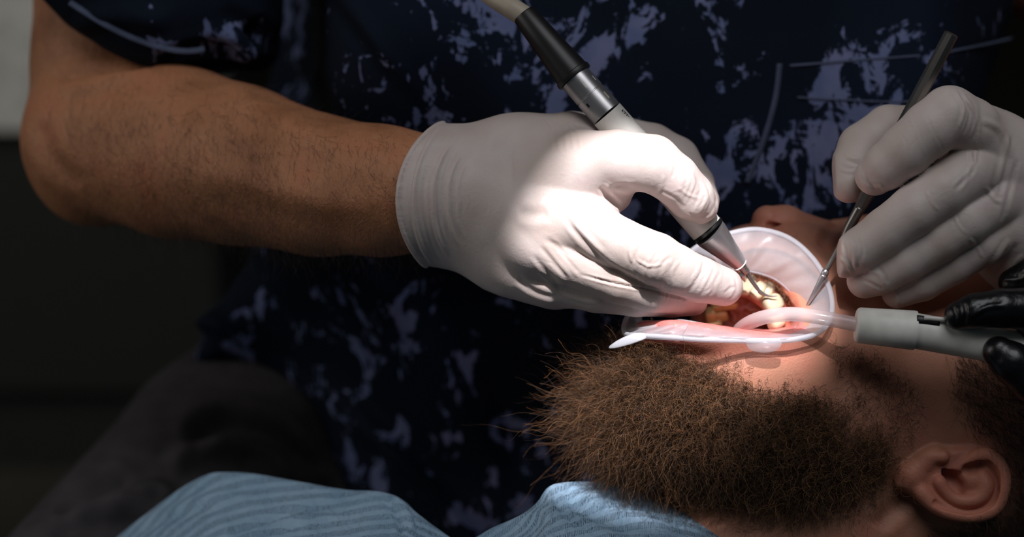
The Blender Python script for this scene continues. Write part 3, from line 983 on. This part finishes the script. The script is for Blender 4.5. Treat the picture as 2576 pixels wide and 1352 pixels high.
def mouth():
    # gum arch with the vaulted palate behind it
    F = Field((70, -60, -100), (165, 20, 12), 0.7)
    F.chain([(1775, 800, -64, 6), (1780, 765, -60, 6), (1815, 732, -52, 6.5), (1870, 722, -44, 6), (1925, 738, -38, 6.8), (1962, 775, -35, 6.8), (1976, 818, -35, 6.4)], 4)
    F.ell(P(1875, 790, -74), (30, 24, 20), 6)
    F.ell(P(1865, 806, -46), (16, 12, 9), 5, 'sub')
    V, Q, N = F.mesh(1)
    S = [([(1800 + 16 * i, 775 + 3 * i), (1812 + 18 * i, 790), (1815 + 16 * i, 815)], 5, 0.5 * (-1) ** i) for i in range(6)]
    V = strokes(V, N, S)
    link_mesh('gums', TW(V), Q, MUCOSA, patient)
    T = [((1884, 716, -36), (5.0, 3.4, 5.6), (0.85, 0.25, 0.3), (-0.3, 0.9, -0.3), TOOTH),
         ((1909, 731, -31), (3.6, 3.4, 5.2), (0.8, -0.5, 0.3), (0.2, 0.9, -0.3), TOOTH),
         ((1932, 731, -33), (3.6, 3.2, 4.8), (0.7, -0.6, 0.3), (0.3, 0.8, -0.3), TOOTH),
         ((1945, 765, -26), (5.2, 4.4, 5.6), (0.5, -0.8, 0.2), (0.5, 0.6, -0.3), TOOTH),
         ((1862, 722, -40), (3.6, 3.2, 4.8), (0.9, 0.1, 0.3), (-0.2, 0.9, -0.3), TOOTH),
         ((1952, 806, -28), (5.0, 4.6, 4.6), (0.3, -0.9, 0.2), (0.6, 0.4, -0.3), TOOTH),
         ((1812, 765, -50), (5.2, 2.8, 3.8), (0.9, 0.2, 0.1), (-0.2, 0.7, -0.5), TOOTHY),
         ((1834, 762, -48), (4.8, 2.8, 3.6), (0.9, 0.1, 0.1), (-0.2, 0.7, -0.5), TOOTHY),
         ((1788, 792, -50), (3.0, 4.2, 4.0), (0.9, 0.2, 0.1), (-0.6, 0.3, -0.5), TOOTHY),
         ((1812, 793, -52), (4.0, 3.8, 3.6), (0.9, 0.2, 0.1), (-0.6, 0.3, -0.5), TOOTHY),
         ((1796, 815, -52), (4.4, 3.2, 3.6), (0.9, 0.2, 0.1), (-0.6, 0.3, -0.5), TOOTHY)]
    for c, r, a, u, m in T:
        o = superq('tooth', P(*c), r, a, u, m, patient)
        if m is TOOTHY: o['label'] = 'yellowed far molar'
mouth()

# --- beard, hair
def hair_mat(name, c1, c2, rough=0.4):
    M = Mat(name, c1, rough=rough, spec=0.4)
    inf = M.n('ShaderNodeHairInfo')
    M.color(M.ramp(inf.outputs['Random'], [(0.0, c1), (0.55, tuple(int(0.65 * a + 0.35 * b) for a, b in zip(c1, c2))), (1.0, c2)]))
    M.b.inputs['Subsurface Weight'].default_value = 0
    return M.m
BEARD_M = hair_mat('brown_beard_hair', (38, 26, 18), (158, 112, 74))
HAIR_M = hair_mat('dark_brown_hair', (34, 24, 18), (64, 44, 30))

def tri_sample(V, Q, N, weight, n):
    c = V[Q].mean(1)
    area_ = 0.5 * np.linalg.norm(np.cross(V[Q[:, 2]] - V[Q[:, 0]], V[Q[:, 3]] - V[Q[:, 1]]), axis=1)
    nn = N[Q[:, 0]]
    w = area_ * weight(c, nn)
    idx = rng.choice(len(Q), n, p=w / w.sum())
    a, b = rng.random((n, 1)), rng.random((n, 1))
    q = Q[idx]
    p = (V[q[:, 0]] * (1 - a) + V[q[:, 1]] * a) * (1 - b) + (V[q[:, 3]] * (1 - a) + V[q[:, 2]] * a) * b
    return p, nn[idx]

def beard():
    core = np.array([(1500, 880), (1640, 872), (1700, 905), (1800, 925), (1900, 965), (1985, 985), (2060, 1000), (2125, 1015), (2170, 1070), (2230, 1110), (2240, 1170),
                     (2150, 1260), (2000, 1262), (1800, 1240), (1600, 1260), (1440, 1150), (1430, 950)], float)
    def wt(c, nn):
        x, y = PX(c)
        s = poly2d(x, y, core)
        d = np.clip(1 - s / 75, 0, 1) ** 3
        d = np.where(s < 0, 1.0, d * 0.35)
        patch = np.exp(-((x - 1930) / 165) ** 2 - ((y - 930) / 62) ** 2)
        d = d * (1 - 0.84 * patch) * (1 - 0.72 * fsmooth(1980, 2160, x)) * (1 - 0.35 * fsmooth(1700, 1900, x) * fsmooth(1080, 980, y))
        d = d * (y > 862) * np.where(y < 900, 0.5, 1)
        d = np.where((x < 1600), d * 1.3, d)
        ex = (poly2d(x, y, np.array(OUTER)[:, :2]) < 0)
        return d * (~ex) * (c[:, 2] > -80) * (nn[:, 2] > -0.75)
    n = 30000
    r, nn = tri_sample(hV, hQ, hN, wt, n)
    x, y = PX(r)
    chin = fsmooth(1950, 1560, x)
    s = poly2d(x, y, core)
    flow = np.stack([-0.75 - 0.1 * chin, -0.25 - 0.55 * (1 - chin) - 0.25 * fsmooth(950, 1150, y), 0.1 + 0 * chin], 1)
    d = nn * (0.55 + 0.35 * chin)[:, None] + flow * (0.5 + 0.1 * chin)[:, None]
    d /= np.linalg.norm(d, axis=1, keepdims=True)
    L = 9 + 6 * fsmooth(900, 1100, y) + 11 * chin * fsmooth(860, 960, y) + 5 * fsmooth(1130, 1220, y)
    L *= rng.uniform(0.5, 1.25, n) * np.where(s > 0, 0.75, 1)
    far = rng.random(n) < 0.012
    L = np.where(far, L * 1.5, L)
    pa = grow(r, d, L, 24, 1.5, 3.0, 0.55, droop=np.array([0, -0.10, 0]))
    hair('beard', pa, rng.uniform(0.065, 0.10, n), BEARD_M, patient)
    # loose curls standing proud of the mass
    m = 2200
    r, nn = tri_sample(hV, hQ, hN, wt, m)
    x, y = PX(r); chin = fsmooth(1950, 1560, x)
    d = nn * 0.9 + np.array([-0.5, -0.35, 0.2]); d /= np.linalg.norm(d, axis=1, keepdims=True)
    pa = grow(r, d, (13 + 13 * chin) * rng.uniform(0.6, 1.2, m), 30, 2.6, 1.8, 0.55, droop=np.array([0, -0.12, 0]))
    hair('loose_beard_curls', pa, rng.uniform(0.06, 0.085, m), BEARD_M, patient)
    # stray cheek and neck hairs
    def wt2(c, nn):
        x, y = PX(c)
        a = poly2d(x, y, np.array([(2080, 860), (2200, 880), (2300, 960), (2340, 1060), (2290, 1120), (2220, 1130), (2120, 950)], float)) < 0
        b = poly2d(x, y, np.array([(1760, 1250), (2150, 1270), (2000, 1340), (1850, 1345)], float)) < 0
        m = poly2d(x, y, np.array([(1955, 590), (2040, 640), (2100, 740), (2090, 830), (2060, 700), (1990, 615)], float)) < 0
        return (a * 1.0 + b * 0.7 + m * 0.2) * (nn[:, 2] > -0.2)
    r, nn = tri_sample(hV, hQ, hN, wt2, 750)
    d = nn * 0.55 + np.array([-0.35, -0.5, 0.0]); d /= np.linalg.norm(d, axis=1, keepdims=True)
    pa = grow(r, d, rng.uniform(5, 13, 750), 14, 1.8, 0.9, 0.6)
    hair('stray_beard_hair', pa, rng.uniform(0.05, 0.075, 750), HAIR_M, patient)
beard()

def moustache():
    line = spline([P(1872, 676, -33), P(1910, 684, -30), P(1952, 703, -27), P(1985, 735, -23), P(2004, 768, -20), P(2012, 796, -18)], 200)
    n = 800
    r = line[rng.integers(0, 200, n)] + rng.normal(0, 1, (n, 3)) * np.array([1.0, 1.0, 0.5]) + np.array([-0.9, -1.1, 0])
    d = np.tile(np.array([-0.5, -0.6, 0.35]), (n, 1))
    pa = grow(r, d, rng.uniform(1.5, 3.2, n), 5, 0.2, 0.5, 0.5)
    hair('moustache', pa, rng.uniform(0.06, 0.08, n), BEARD_M, patient)
moustache()

def head_hair():
    core = np.array([(2400, 900), (2470, 880), (2700, 800), (2800, 1400), (2280, 1400), (2330, 1345), (2450, 1325), (2545, 1290), (2560, 1200), (2530, 1130), (2480, 1105), (2430, 1060), (2400, 980)], float)
    def wt(c, nn):
        x, y = PX(c); s = poly2d(x, y, core)
        return np.where(s < 0, 1, np.clip(1 - s / 30, 0, 1) ** 2 * 0.5) * (nn[:, 2] > -0.6) * (c[:, 2] > -140)
    n = 15000
    r, nn = tri_sample(hV, hQ, hN, wt, n)
    d = nn * 0.5 + np.array([0.35, -0.6, 0.0]); d /= np.linalg.norm(d, axis=1, keepdims=True)
    pa = grow(r, d, rng.uniform(6, 13, n), 8, 0.7, 0.6, 0.3)
    hair('hair', pa, rng.uniform(0.06, 0.09, n), HAIR_M, patient)
head_hair()

# --- mouth retractor: two rings and a clear stretched membrane
def retractor():
    M = Mat('clear_soft_plastic', (200, 198, 204), rough=0.3, alpha=0.31, sss=0.3, sss_r=(1, 1, 1), scale=0.002)
    MR = Mat('milky_plastic_ring', (226, 228, 236), rough=0.3, alpha=0.48, sss=0.3, sss_r=(1, 1, 1), scale=0.002)
    c = TW(P(1850, 850, 0))
    root = empty('mouth_retractor', c, 'clear plastic mouth retractor ring stretching the lips above the beard', 'retractor')
    n = 160
    O = cspline([P(*p) for p in OUTER], n)
    I = cspline([P(*p) for p in INNER], n)
    # start both loops at the same place (left tip)
    # re-sample by arc length
    def arc(C):
        L = np.r_[0, np.cumsum(np.linalg.norm(np.diff(np.vstack([C, C[:1]]), axis=0), axis=1))]
        t = np.linspace(0, L[-1], n, endpoint=False)
        CC = np.vstack([C, C[:1]])
        return np.stack([np.interp(t, L, CC[:, k]) for k in range(3)], 1)
    O = arc(O)
    # angular match about the middle of the opening
    m = I.mean(0)
    ang = lambda C: np.unwrap(np.arctan2(C[:, 1] - m[1], C[:, 0] - m[0]))
    ai = np.arctan2(I[:, 1] - m[1], I[:, 0] - m[0]); order = np.argsort(ai)
    Is = I[order]; As = ai[order]
    ao = np.arctan2(O[:, 1] - m[1], O[:, 0] - m[0])
    I2 = np.stack([np.interp(ao, np.r_[As[-1] - 2 * math.pi, As, As[0] + 2 * math.pi], np.r_[Is[-1, k], Is[:, k], Is[0, k]]) for k in range(3)], 1)
    rings = 14
    V = []
    for j in range(rings + 1):
        t = j / rings
        bulge = math.sin(math.pi * t)
        for i in range(n):
            p = O[i] * (1 - t) + I2[i] * t
            x, y = PX(p)
            low = float(fsmooth(790, 850, y) * fsmooth(2040, 1960, x))
            p = p + np.array([0, 0, 1.0]) * bulge * (3.0 + 5.0 * low)
            wr = math.sin(i * 0.62 + 1.3 * math.sin(i * 0.13)) * 0.8 + math.sin(i * 1.13 + 2) * 0.45
            p = p + np.array([0.1, 0.15, 1.0]) * wr * bulge * 1.1
            V.append(p)
    F = []
    for j in range(rings):
        for i in range(n):
            F.append((j * n + i, j * n + (i + 1) % n, (j + 1) * n + (i + 1) % n, (j + 1) * n + i))
    mem = link_mesh('membrane', TW(np.array(V)), F, M.m, root)
    sm = mem.modifiers.new('thickness', 'SOLIDIFY'); sm.thickness = 0.0003
    tube('outer_ring', O, 1.45, MR.m, root, seg=14, closed=True)
    tube('inner_ring', I2, 0.7, M.m, root, seg=10, closed=True)
    # pull tabs
    tab = [P(1625, 845, 22), P(1600, 850, 23), P(1570, 860, 22), P(1545, 870, 20), P(1532, 875, 18)]
    tube('pull_tab', spline(tab, 14), np.array([1.2, 1.7, 2.1, 2.3, 2.4, 2.4, 2.3, 2.1, 1.9, 1.6, 1.3, 1.0, 0.7, 0.3]), MR.m, root, seg=14, flat=0.35)
    pts = []
    for i in range(28):
        a = math.pi * i / 27
        pts.append((1922 - 45 * math.cos(a), 858 + 30 * math.sin(a) ** 0.7))
    V = [P(x, y, 30.5 + 0.5) for x, y in pts] + [P(x, y, 29.6) for x, y in pts]
    k = len(pts)
    F = [tuple(range(k)), tuple(reversed(range(k, 2 * k)))] + [(i, i + k, (i + 1) % k + k, (i + 1) % k) for i in range(k)]
    link_mesh('pull_tab', TW(np.array(V)), F, M.m, root)
retractor()

# ================================================================== BIB
def bib():
    M = Mat('blue_paper_bib', (150, 180, 204), rough=0.8, spec=0.2, sss=0.0)
    uvn = M.n('ShaderNodeUVMap')
    sep = M.n('ShaderNodeSeparateXYZ'); M.l(uvn.outputs[0], sep.inputs[0])
    nz = M.noise(uvn.outputs[0], 0.045, 2)
    ru = M.math('ADD', M.math('ADD', M.math('MULTIPLY', sep.outputs[1], 1.25), M.math('MULTIPLY', sep.outputs[0], 0.28)), M.math('MULTIPLY', nz, 2.2))
    row = M.math('SINE', M.math('MULTIPLY', ru, 1.0))
    dash = M.math('SINE', M.math('MULTIPLY', sep.outputs[0], 6.2))
    rowm = M.math('GREATER_THAN', row, -0.1)
    hgt = M.math('MULTIPLY', rowm, M.math('ADD', M.math('MULTIPLY', dash, 0.5), 0.7))
    cc = M.ramp(nz, [(0.3, (140, 172, 198)), (0.7, (162, 188, 210))])
    M.color(M.mix(M.math('MULTIPLY', hgt, 0.22), cc, (112, 150, 182)))
    b1 = M.bump(hgt, 0.0006, 0.8)
    M.bump(M.noise(uvn.outputs[0], 0.12, 4, 0.6, 0.8), 0.006, 0.6, b1)
    edge = [(250, 1400, -120), (300, 1348, -120), (380, 1285, -115), (450, 1232, -110), (520, 1195, -104), (570, 1189, -98), (640, 1193, -90), (760, 1214, -78), (870, 1233, -66),
            (940, 1236, -56), (985, 1245, -48), (1020, 1262, -42), (1050, 1292, -38), (1100, 1330, -36), (1150, 1362, -34), (1185, 1358, -30), (1240, 1330, -24), (1310, 1298, -14),
            (1350, 1264, -20), (1380, 1226, -24), (1420, 1215, -30), (1500, 1212, -36), (1560, 1224, -38), (1640, 1250, -34), (1720, 1290, -26), (1780, 1325, -18), (1850, 1370, -12), (1900, 1410, -10)]
    n = 190
    E = spline(np.array(edge, float), n)
    rows_f = 34
    V = []; UV = []
    arcl = np.r_[0, np.cumsum(np.hypot(np.diff(E[:, 0]), np.diff(E[:, 1])))] / 4.7
    # two rows behind the fold, then the front running down towards the photographer
    js = [-6, -5, -4, -3, -2, -1] + list(range(rows_f + 1))
    for j in js:
        for i in range(n):
            ex, ey, ew = E[i]
            if j < 0:
                t = -j / 6
                p = P(ex, ey + 60 * t * t, ew - 45 * t)
                s = -60 * t
            else:
                t = j / rows_f
                yy = ey + (1620 - ey) * t
                xx = ex + 40 * t * math.sin(ex / 240)
                w = ew + 75 * math.sin(min(1.0, t * 1.1) * math.pi / 2) ** 0.8 * (0.5 + 0.5 * min(1, t * 3))
                w += 2.6 * math.sin(xx / 62 + t * 7) * min(1, t * 6) * math.exp(-((ex - 800) / 260) ** 2)
                w += 2.0 * math.sin(xx / 44 - t * 9 + 1) * min(1, t * 6) * math.exp(-((ex - 1450) / 200) ** 2)
                p = P(xx, yy, w)
                s = t * 80
            V.append(p); UV.append((arcl[i], s))
    V = np.array(V); r = len(js)
    F = np.array([(j * n + i, j * n + i + 1, (j + 1) * n + i + 1, (j + 1) * n + i) for j in range(r - 1) for i in range(n - 1)])
    N = vnormals(V, F)
    if N[:, 2].mean() < 0: F = F[:, ::-1].copy(); N = -N
    S = [([(560, 1350), (640, 1325), (740, 1290), (870, 1262)], 9, -2.6), ([(600, 1345), (720, 1310), (860, 1300)], 9, 1.8),
         ([(700, 1345), (780, 1305), (880, 1280)], 7, -1.6), ([(420, 1300), (500, 1260), (640, 1250)], 14, 1.6),
         ([(330, 1345), (460, 1290), (560, 1275)], 10, -1.4), ([(985, 1250), (1020, 1285), (1040, 1340)], 8, 2.4), ([(965, 1255), (1000, 1300), (1010, 1350)], 7, -2.0),
         ([(1392, 1232), (1405, 1270), (1440, 1310), (1500, 1340)], 8, -2.2), ([(1200, 1352), (1330, 1300), (1400, 1285)], 14, 2.0),
         ([(1450, 1230), (1560, 1290), (1700, 1340)], 16, 1.6), ([(1400, 1225), (1470, 1290), (1600, 1345)], 12, -1.6)]
    V = strokes(V, N, S)
    o = link_mesh('dental_bib', TW(V), F, M.m)
    uvl = o.data.uv_layers.new(name='UVMap')
    UV = np.array(UV)
    li = np.empty(len(o.data.loops), dtype=np.int32); o.data.loops.foreach_get('vertex_index', li)
    uvl.data.foreach_set('uv', UV[li].astype(np.float32).ravel())
    sm = o.modifiers.new('thickness', 'SOLIDIFY'); sm.thickness = 0.0005
    tag(o, 'light blue embossed paper bib folded over the chest below the beard', 'bib')
bib()

# ================================================================== SCALER HANDPIECE
def handpiece():
    root = empty('scaler_handpiece', TW(P(1600, 370, 0)), 'white and silver ultrasonic scaler handpiece held in the pen grip', 'handpiece')
    A = P(1317, 35, -6); B = P(1447, 196, -2); C = P(1527, 287, 0); D = P(1778, 577, -4); E_ = P(1861, 664, -14)
    tube('cable', spline([P(1120, -110, -30), P(1190, -50, -22), P(1240, -10, -14), P(1280, 16, -9), P(1325, 45, -6)], 30), 5.6, CABLE, root, seg=24)
    lathe('rubber_sleeve', A, B, [(0, 5.2), (0, 6.0), (0.02, 6.4), (0.5, 7.9), (0.93, 9.4), (0.93, 9.4), (0.94, 10.0), (0.97, 10.15), (1.0, 9.9), (1.0, 8.2)], BLACKR, root)
    col = lathe('steel_collar', B, C, [(0, 8.0), (0, 8.5), (0.46, 8.5), (0.47, 8.25), (0.49, 8.25), (0.5, 8.6), (1.0, 8.6), (1.0, 8.0)], STEEL, root)
    lathe('handle_body', C, D, [(0, 8.2), (0, 8.7), (0.3, 8.9), (1.0, 8.9), (1.0, 8.0)], WHITEP, root)
    # small printed marks and inlays on collar and body
    ax = (C - B) / np.linalg.norm(C - B); sd = np.cross(ax, [0, 0, 1.0]); sd /= np.linalg.norm(sd); fr = np.cross(sd, ax); fr = fr if fr[2] > 0 else -fr
    def patch(name, t, th, ln, wd_, mat, r, base_=B, axis=ax, L=np.linalg.norm(C - B), par=col):
        V = []
        for e in (0.0, 0.12):
            for a in (-0.5, 0.5):
                for b in (-0.5, 0.5):
                    an = -th + b * wd_ / r
                    V.append(base_ + axis * (L * t + a * ln) + (r + e - 0.04) * (math.cos(an) * fr + math.sin(an) * sd))
        F = [(0, 1, 3, 2), (4, 6, 7, 5), (0, 4, 5, 1), (2, 3, 7, 6), (0, 2, 6, 4), (1, 5, 7, 3)]
        return link_mesh(name, TW(np.array(V)), F, mat, par, smooth=False)
    patch('index_mark', 0.64, -0.62, 2.2, 1.1, BLACKP, 8.6)
    patch('index_mark', 0.72, 0.75, 4.2, 1.1, CABLE, 8.6)
    patch('index_mark', 0.25, 0.05, 5.0, 0.5, WHITEP, 8.5)
    patch('index_mark', 0.28, 0.95, 3.0, 0.5, WHITEP, 8.5)
    ax2 = (D - C) / np.linalg.norm(D - C)
    for k, (dt, dth, ln, wd_) in enumerate(((0.00, 0.0, .5, 1.6), (0.006, -.09, 1.2, .5), (0.016, .06, 1.3, .5), (0.024, -.04, .5, 1.6), (0.034, .08, 1.3, .5), (0.042, 0, .5, 1.5), (0.054, 0.04, 1.6, .5))):
        patch('printed_mark', 0.055 + dt, 0.92 + dth, ln, wd_, BLACKP, 8.75, C, ax2, np.linalg.norm(D - C), root)
    lathe('seal_ring', D - ax2 * 0.2, D + ax2 * 1.8, [(0, 8.2), (0, 9.25), (0.5, 9.4), (1, 9.25), (1, 8.0)], BLACKP, root)
    cone = lathe('nose_cone', D + ax2 * 1.6, E_, [(0, 8.0), (0, 8.9), (0.1, 8.8), (0.5, 6.6), (0.97, 4.2), (1.0, 4.0), (1.0, 3.2)], STEEL, root)
    led = Mat('led_light_ring', (255, 250, 240), 0.3)
    led.b.inputs['Emission Color'].default_value = (1, 0.95, 0.9, 1); led.b.inputs['Emission Strength'].default_value = 2.5
    ax3 = (E_ - D) / np.linalg.norm(E_ - D)
    lathe('light_ring', E_ - ax3 * 0.3, E_ + ax3 * 0.7, [(0, 3.7), (0.6, 3.8), (1, 3.6), (1, 2.2)], led.m, root)
    G = P(1880, 688, -18)
    nut = lathe('tip_nut', E_ + ax3 * 0.4, G, [(0, 2.0), (0.1, 2.5), (0.35, 2.5), (0.4, 2.0), (0.5, 2.3), (0.85, 2.2), (1.0, 1.2)], DSTEEL, root, seg=8)
    lathe('tip_shank', P(1868, 690, -20), P(1874, 708, -24), [(0, 1.7), (0.5, 1.5), (1.0, 0.6)], STEEL, root, seg=12)
    tip = spline([P(1879, 686, -18), P(1889, 704, -19), P(1902, 722, -19.5), P(1913, 736, -20), P(1926, 743, -20), P(1942, 746, -20), P(1956, 745, -20)], 28)
    tube('scaler_tip', tip, np.interp(np.linspace(0, 1, 28), [0, 0.15, 0.45, 0.5, 0.7, 1], [1.2, 1.1, 1.0, 1.2, 0.7, 0.15]), DSTEEL, root, seg=12)
handpiece()

# ================================================================== HAND INSTRUMENT
def probe():
    root = empty('hand_instrument', TW(P(2250, 330, 15)), 'slim steel hand instrument with octagonal handle held by the cream gloved hand at the right', 'instrument')
    a = P(2394, 84, 30); b = P(2160, 530, 4)
    lathe('handle', a, b, [(0, 3.0), (0.004, 3.7), (0.9, 3.7), (0.95, 3.4), (1.0, 2.6)], DSTEEL, root, seg=8).data.polygons.foreach_set('use_smooth', [False] * (8 * 4 + 2))
    ax = (b - a) / np.linalg.norm(b - a)
    tube('neck', spline([b - ax * 2, P(2140, 565, 2), P(2122, 600, 1), P(2098, 645, 1), P(2078, 682, 1)], 20), np.interp(np.linspace(0, 1, 20), [0, 0.3, 0.6, 1], [2.9, 2.6, 1.5, 1.25]), DSTEEL, root)
    c = P(2079, 680, 1); d = P(2072, 693, 0.5)
    lathe('collar', c, d, [(0, 1.5), (0.3, 2.0), (0.7, 2.0), (1, 1.6)], STEEL, root, seg=24)
    tube('point', spline([P(2073, 692, 0.5), P(2050, 735, -2), P(2032, 766, -5), P(2012, 800, -9)], 20), np.linspace(1.9, 0.15, 20), STEEL, root)
probe()

# ================================================================== SUCTION
def suction():
    M = Mat('clear_suction_tube', (226, 206, 206), rough=0.15, alpha=0.5, sss=0.2, sss_r=(1, 1, 1), scale=0.002)
    root = empty('suction_handle', TW(P(2300, 835, 28)), 'grey suction handle with clear bent tube held by the black gloved fingers', 'suction tool')
    tube('saliva_tube', spline([P(2170, 820, 28), P(2110, 808, 27), P(2050, 797, 25), P(1990, 791, 21), P(1935, 796, 16), P(1895, 808, 8), P(1868, 824, -2), P(1848, 845, -14)], 50), 3.7, M.m, root, seg=24, caps=False)
    c = lathe('nozzle_cap', P(2152, 818, 28), P(2303, 832, 29), [(0, 4.5), (0, 7.4), (0.02, 8.4), (0.06, 9.0), (0.96, 10.0), (1.0, 9.8), (1.0, 8)], GREYP, root)
    lathe('handle', P(2298, 832, 29), P(2640, 893, 32), [(0, 9.0), (0.4, 9.0), (1.0, 9.4)], GREYP, root)
    tube('slider_slot', spline([P(2306, 804, 36.4), P(2330, 807, 36.4), P(2364, 811, 36.6)], 8), 2.3, BLACKP, root, seg=10, flat=0.5)
    tube('slider_button', spline([P(2325, 800, 37.6), P(2350, 802, 37.6), P(2380, 805, 37.6)], 8), 1.2, WHITEP, root, seg=10)
suction()

# ================================================================== ASSISTANT
def assistant():
    b = TW(P(2760, 850, 30))
    root = empty('person', (b[0], b[1], 0.0), 'assistant seen only as black gloved fingers gripping the suction handle', 'person')
    F = Field((215, -85, -35), (360, 20, 80), 1.0)
    F.chain([(2640, 800, 34, 17), (2760, 860, 30, 30)], 8)
    fs = [([(2411, 795, 41, 7.2), (2450, 783, 44, 8.6), (2520, 776, 45, 9.6), (2640, 780, 40, 12)], 5),
          ([(2512, 886, 42, 8.0), (2545, 912, 42, 10.5), (2600, 950, 40, 13), (2700, 930, 34, 18)], 5),
          ([(2548, 712, 6, 7.5), (2600, 690, 12, 9), (2680, 720, 20, 14)], 5)]
    tot = None
    for pts, k in fs:
        t = Field.copy(F); t.f = np.full(F.shape, 30.0, dtype=np.float32); t.chain(pts, 1.5)
        g = smin(F.f, t.f, k); tot = g if tot is None else smin(tot, g, 0.8)
    F.f = tot
    V, Q, N = F.mesh(2)
    V = strokes(V, N, [([(2400, 765), (2412, 785), (2410, 815)], 4, 0.6), ([(2425, 765), (2430, 785), (2425, 815)], 4, -0.5),
                       ([(2440, 800), (2480, 775), (2530, 768)], 6, 0.7), ([(2520, 700), (2550, 705), (2580, 700)], 5, 0.6)])
    link_mesh('glove', TW(V), Q, BLACKGLOVE, root)
    F = Field((250, -110, -60), (460, 60, 80), 2.5)
    F.chain([(2790, 870, 28, 27), (3100, 900, 0, 36)], 4)
    V, Q, N = F.mesh(1)
    o = link_mesh('body', TW(V), Q, SKIN_D, root)
assistant()

# ================================================================== DENTAL CHAIR (under the patient)
def rounded(name, c0, c1, mat, parent, bev):
    return box(name, (c0[0], c1[0], c0[1], c1[1], c0[2], c1[2]), mat, parent, bev=bev)
def chair():
    hb = TW(P(2400, 1400, -90))
    zt = TW(hV).min(0)[2] if False else 0
    z = float(TW(P(2350, 1460, -60))[2]) - 0.02
    root = empty('dental_chair', (-0.25, hb[1], 0.0), 'black padded dental chair under the patient', 'chair')
    rounded('headrest', (0.10, hb[1] - 0.12, z - 0.12), (0.40, hb[1] + 0.10, z - 0.04), CHAIRM, root, 0.03)
    rounded('backrest', (-0.75, hb[1] - 0.24, z - 0.30), (0.06, hb[1] + 0.04, z - 0.20), CHAIRM, root, 0.04)
    rounded('seat', (-1.35, hb[1] - 0.25, z - 0.46), (-0.76, hb[1] + 0.04, z - 0.34), CHAIRM, root, 0.04)
    rounded('base', (-1.2, hb[1] - 0.2, 0.0), (-0.5, hb[1] + 0.2, 0.05), GREYP, root, 0.02)
    rounded('column', (-1.0, hb[1] - 0.1, 0.05), (-0.75, hb[1] + 0.1, z - 0.46), GREYP, root, 0.02)
chair()

for o in scene.objects:
    if '_wl' in o.keys():
        del o['_wl']
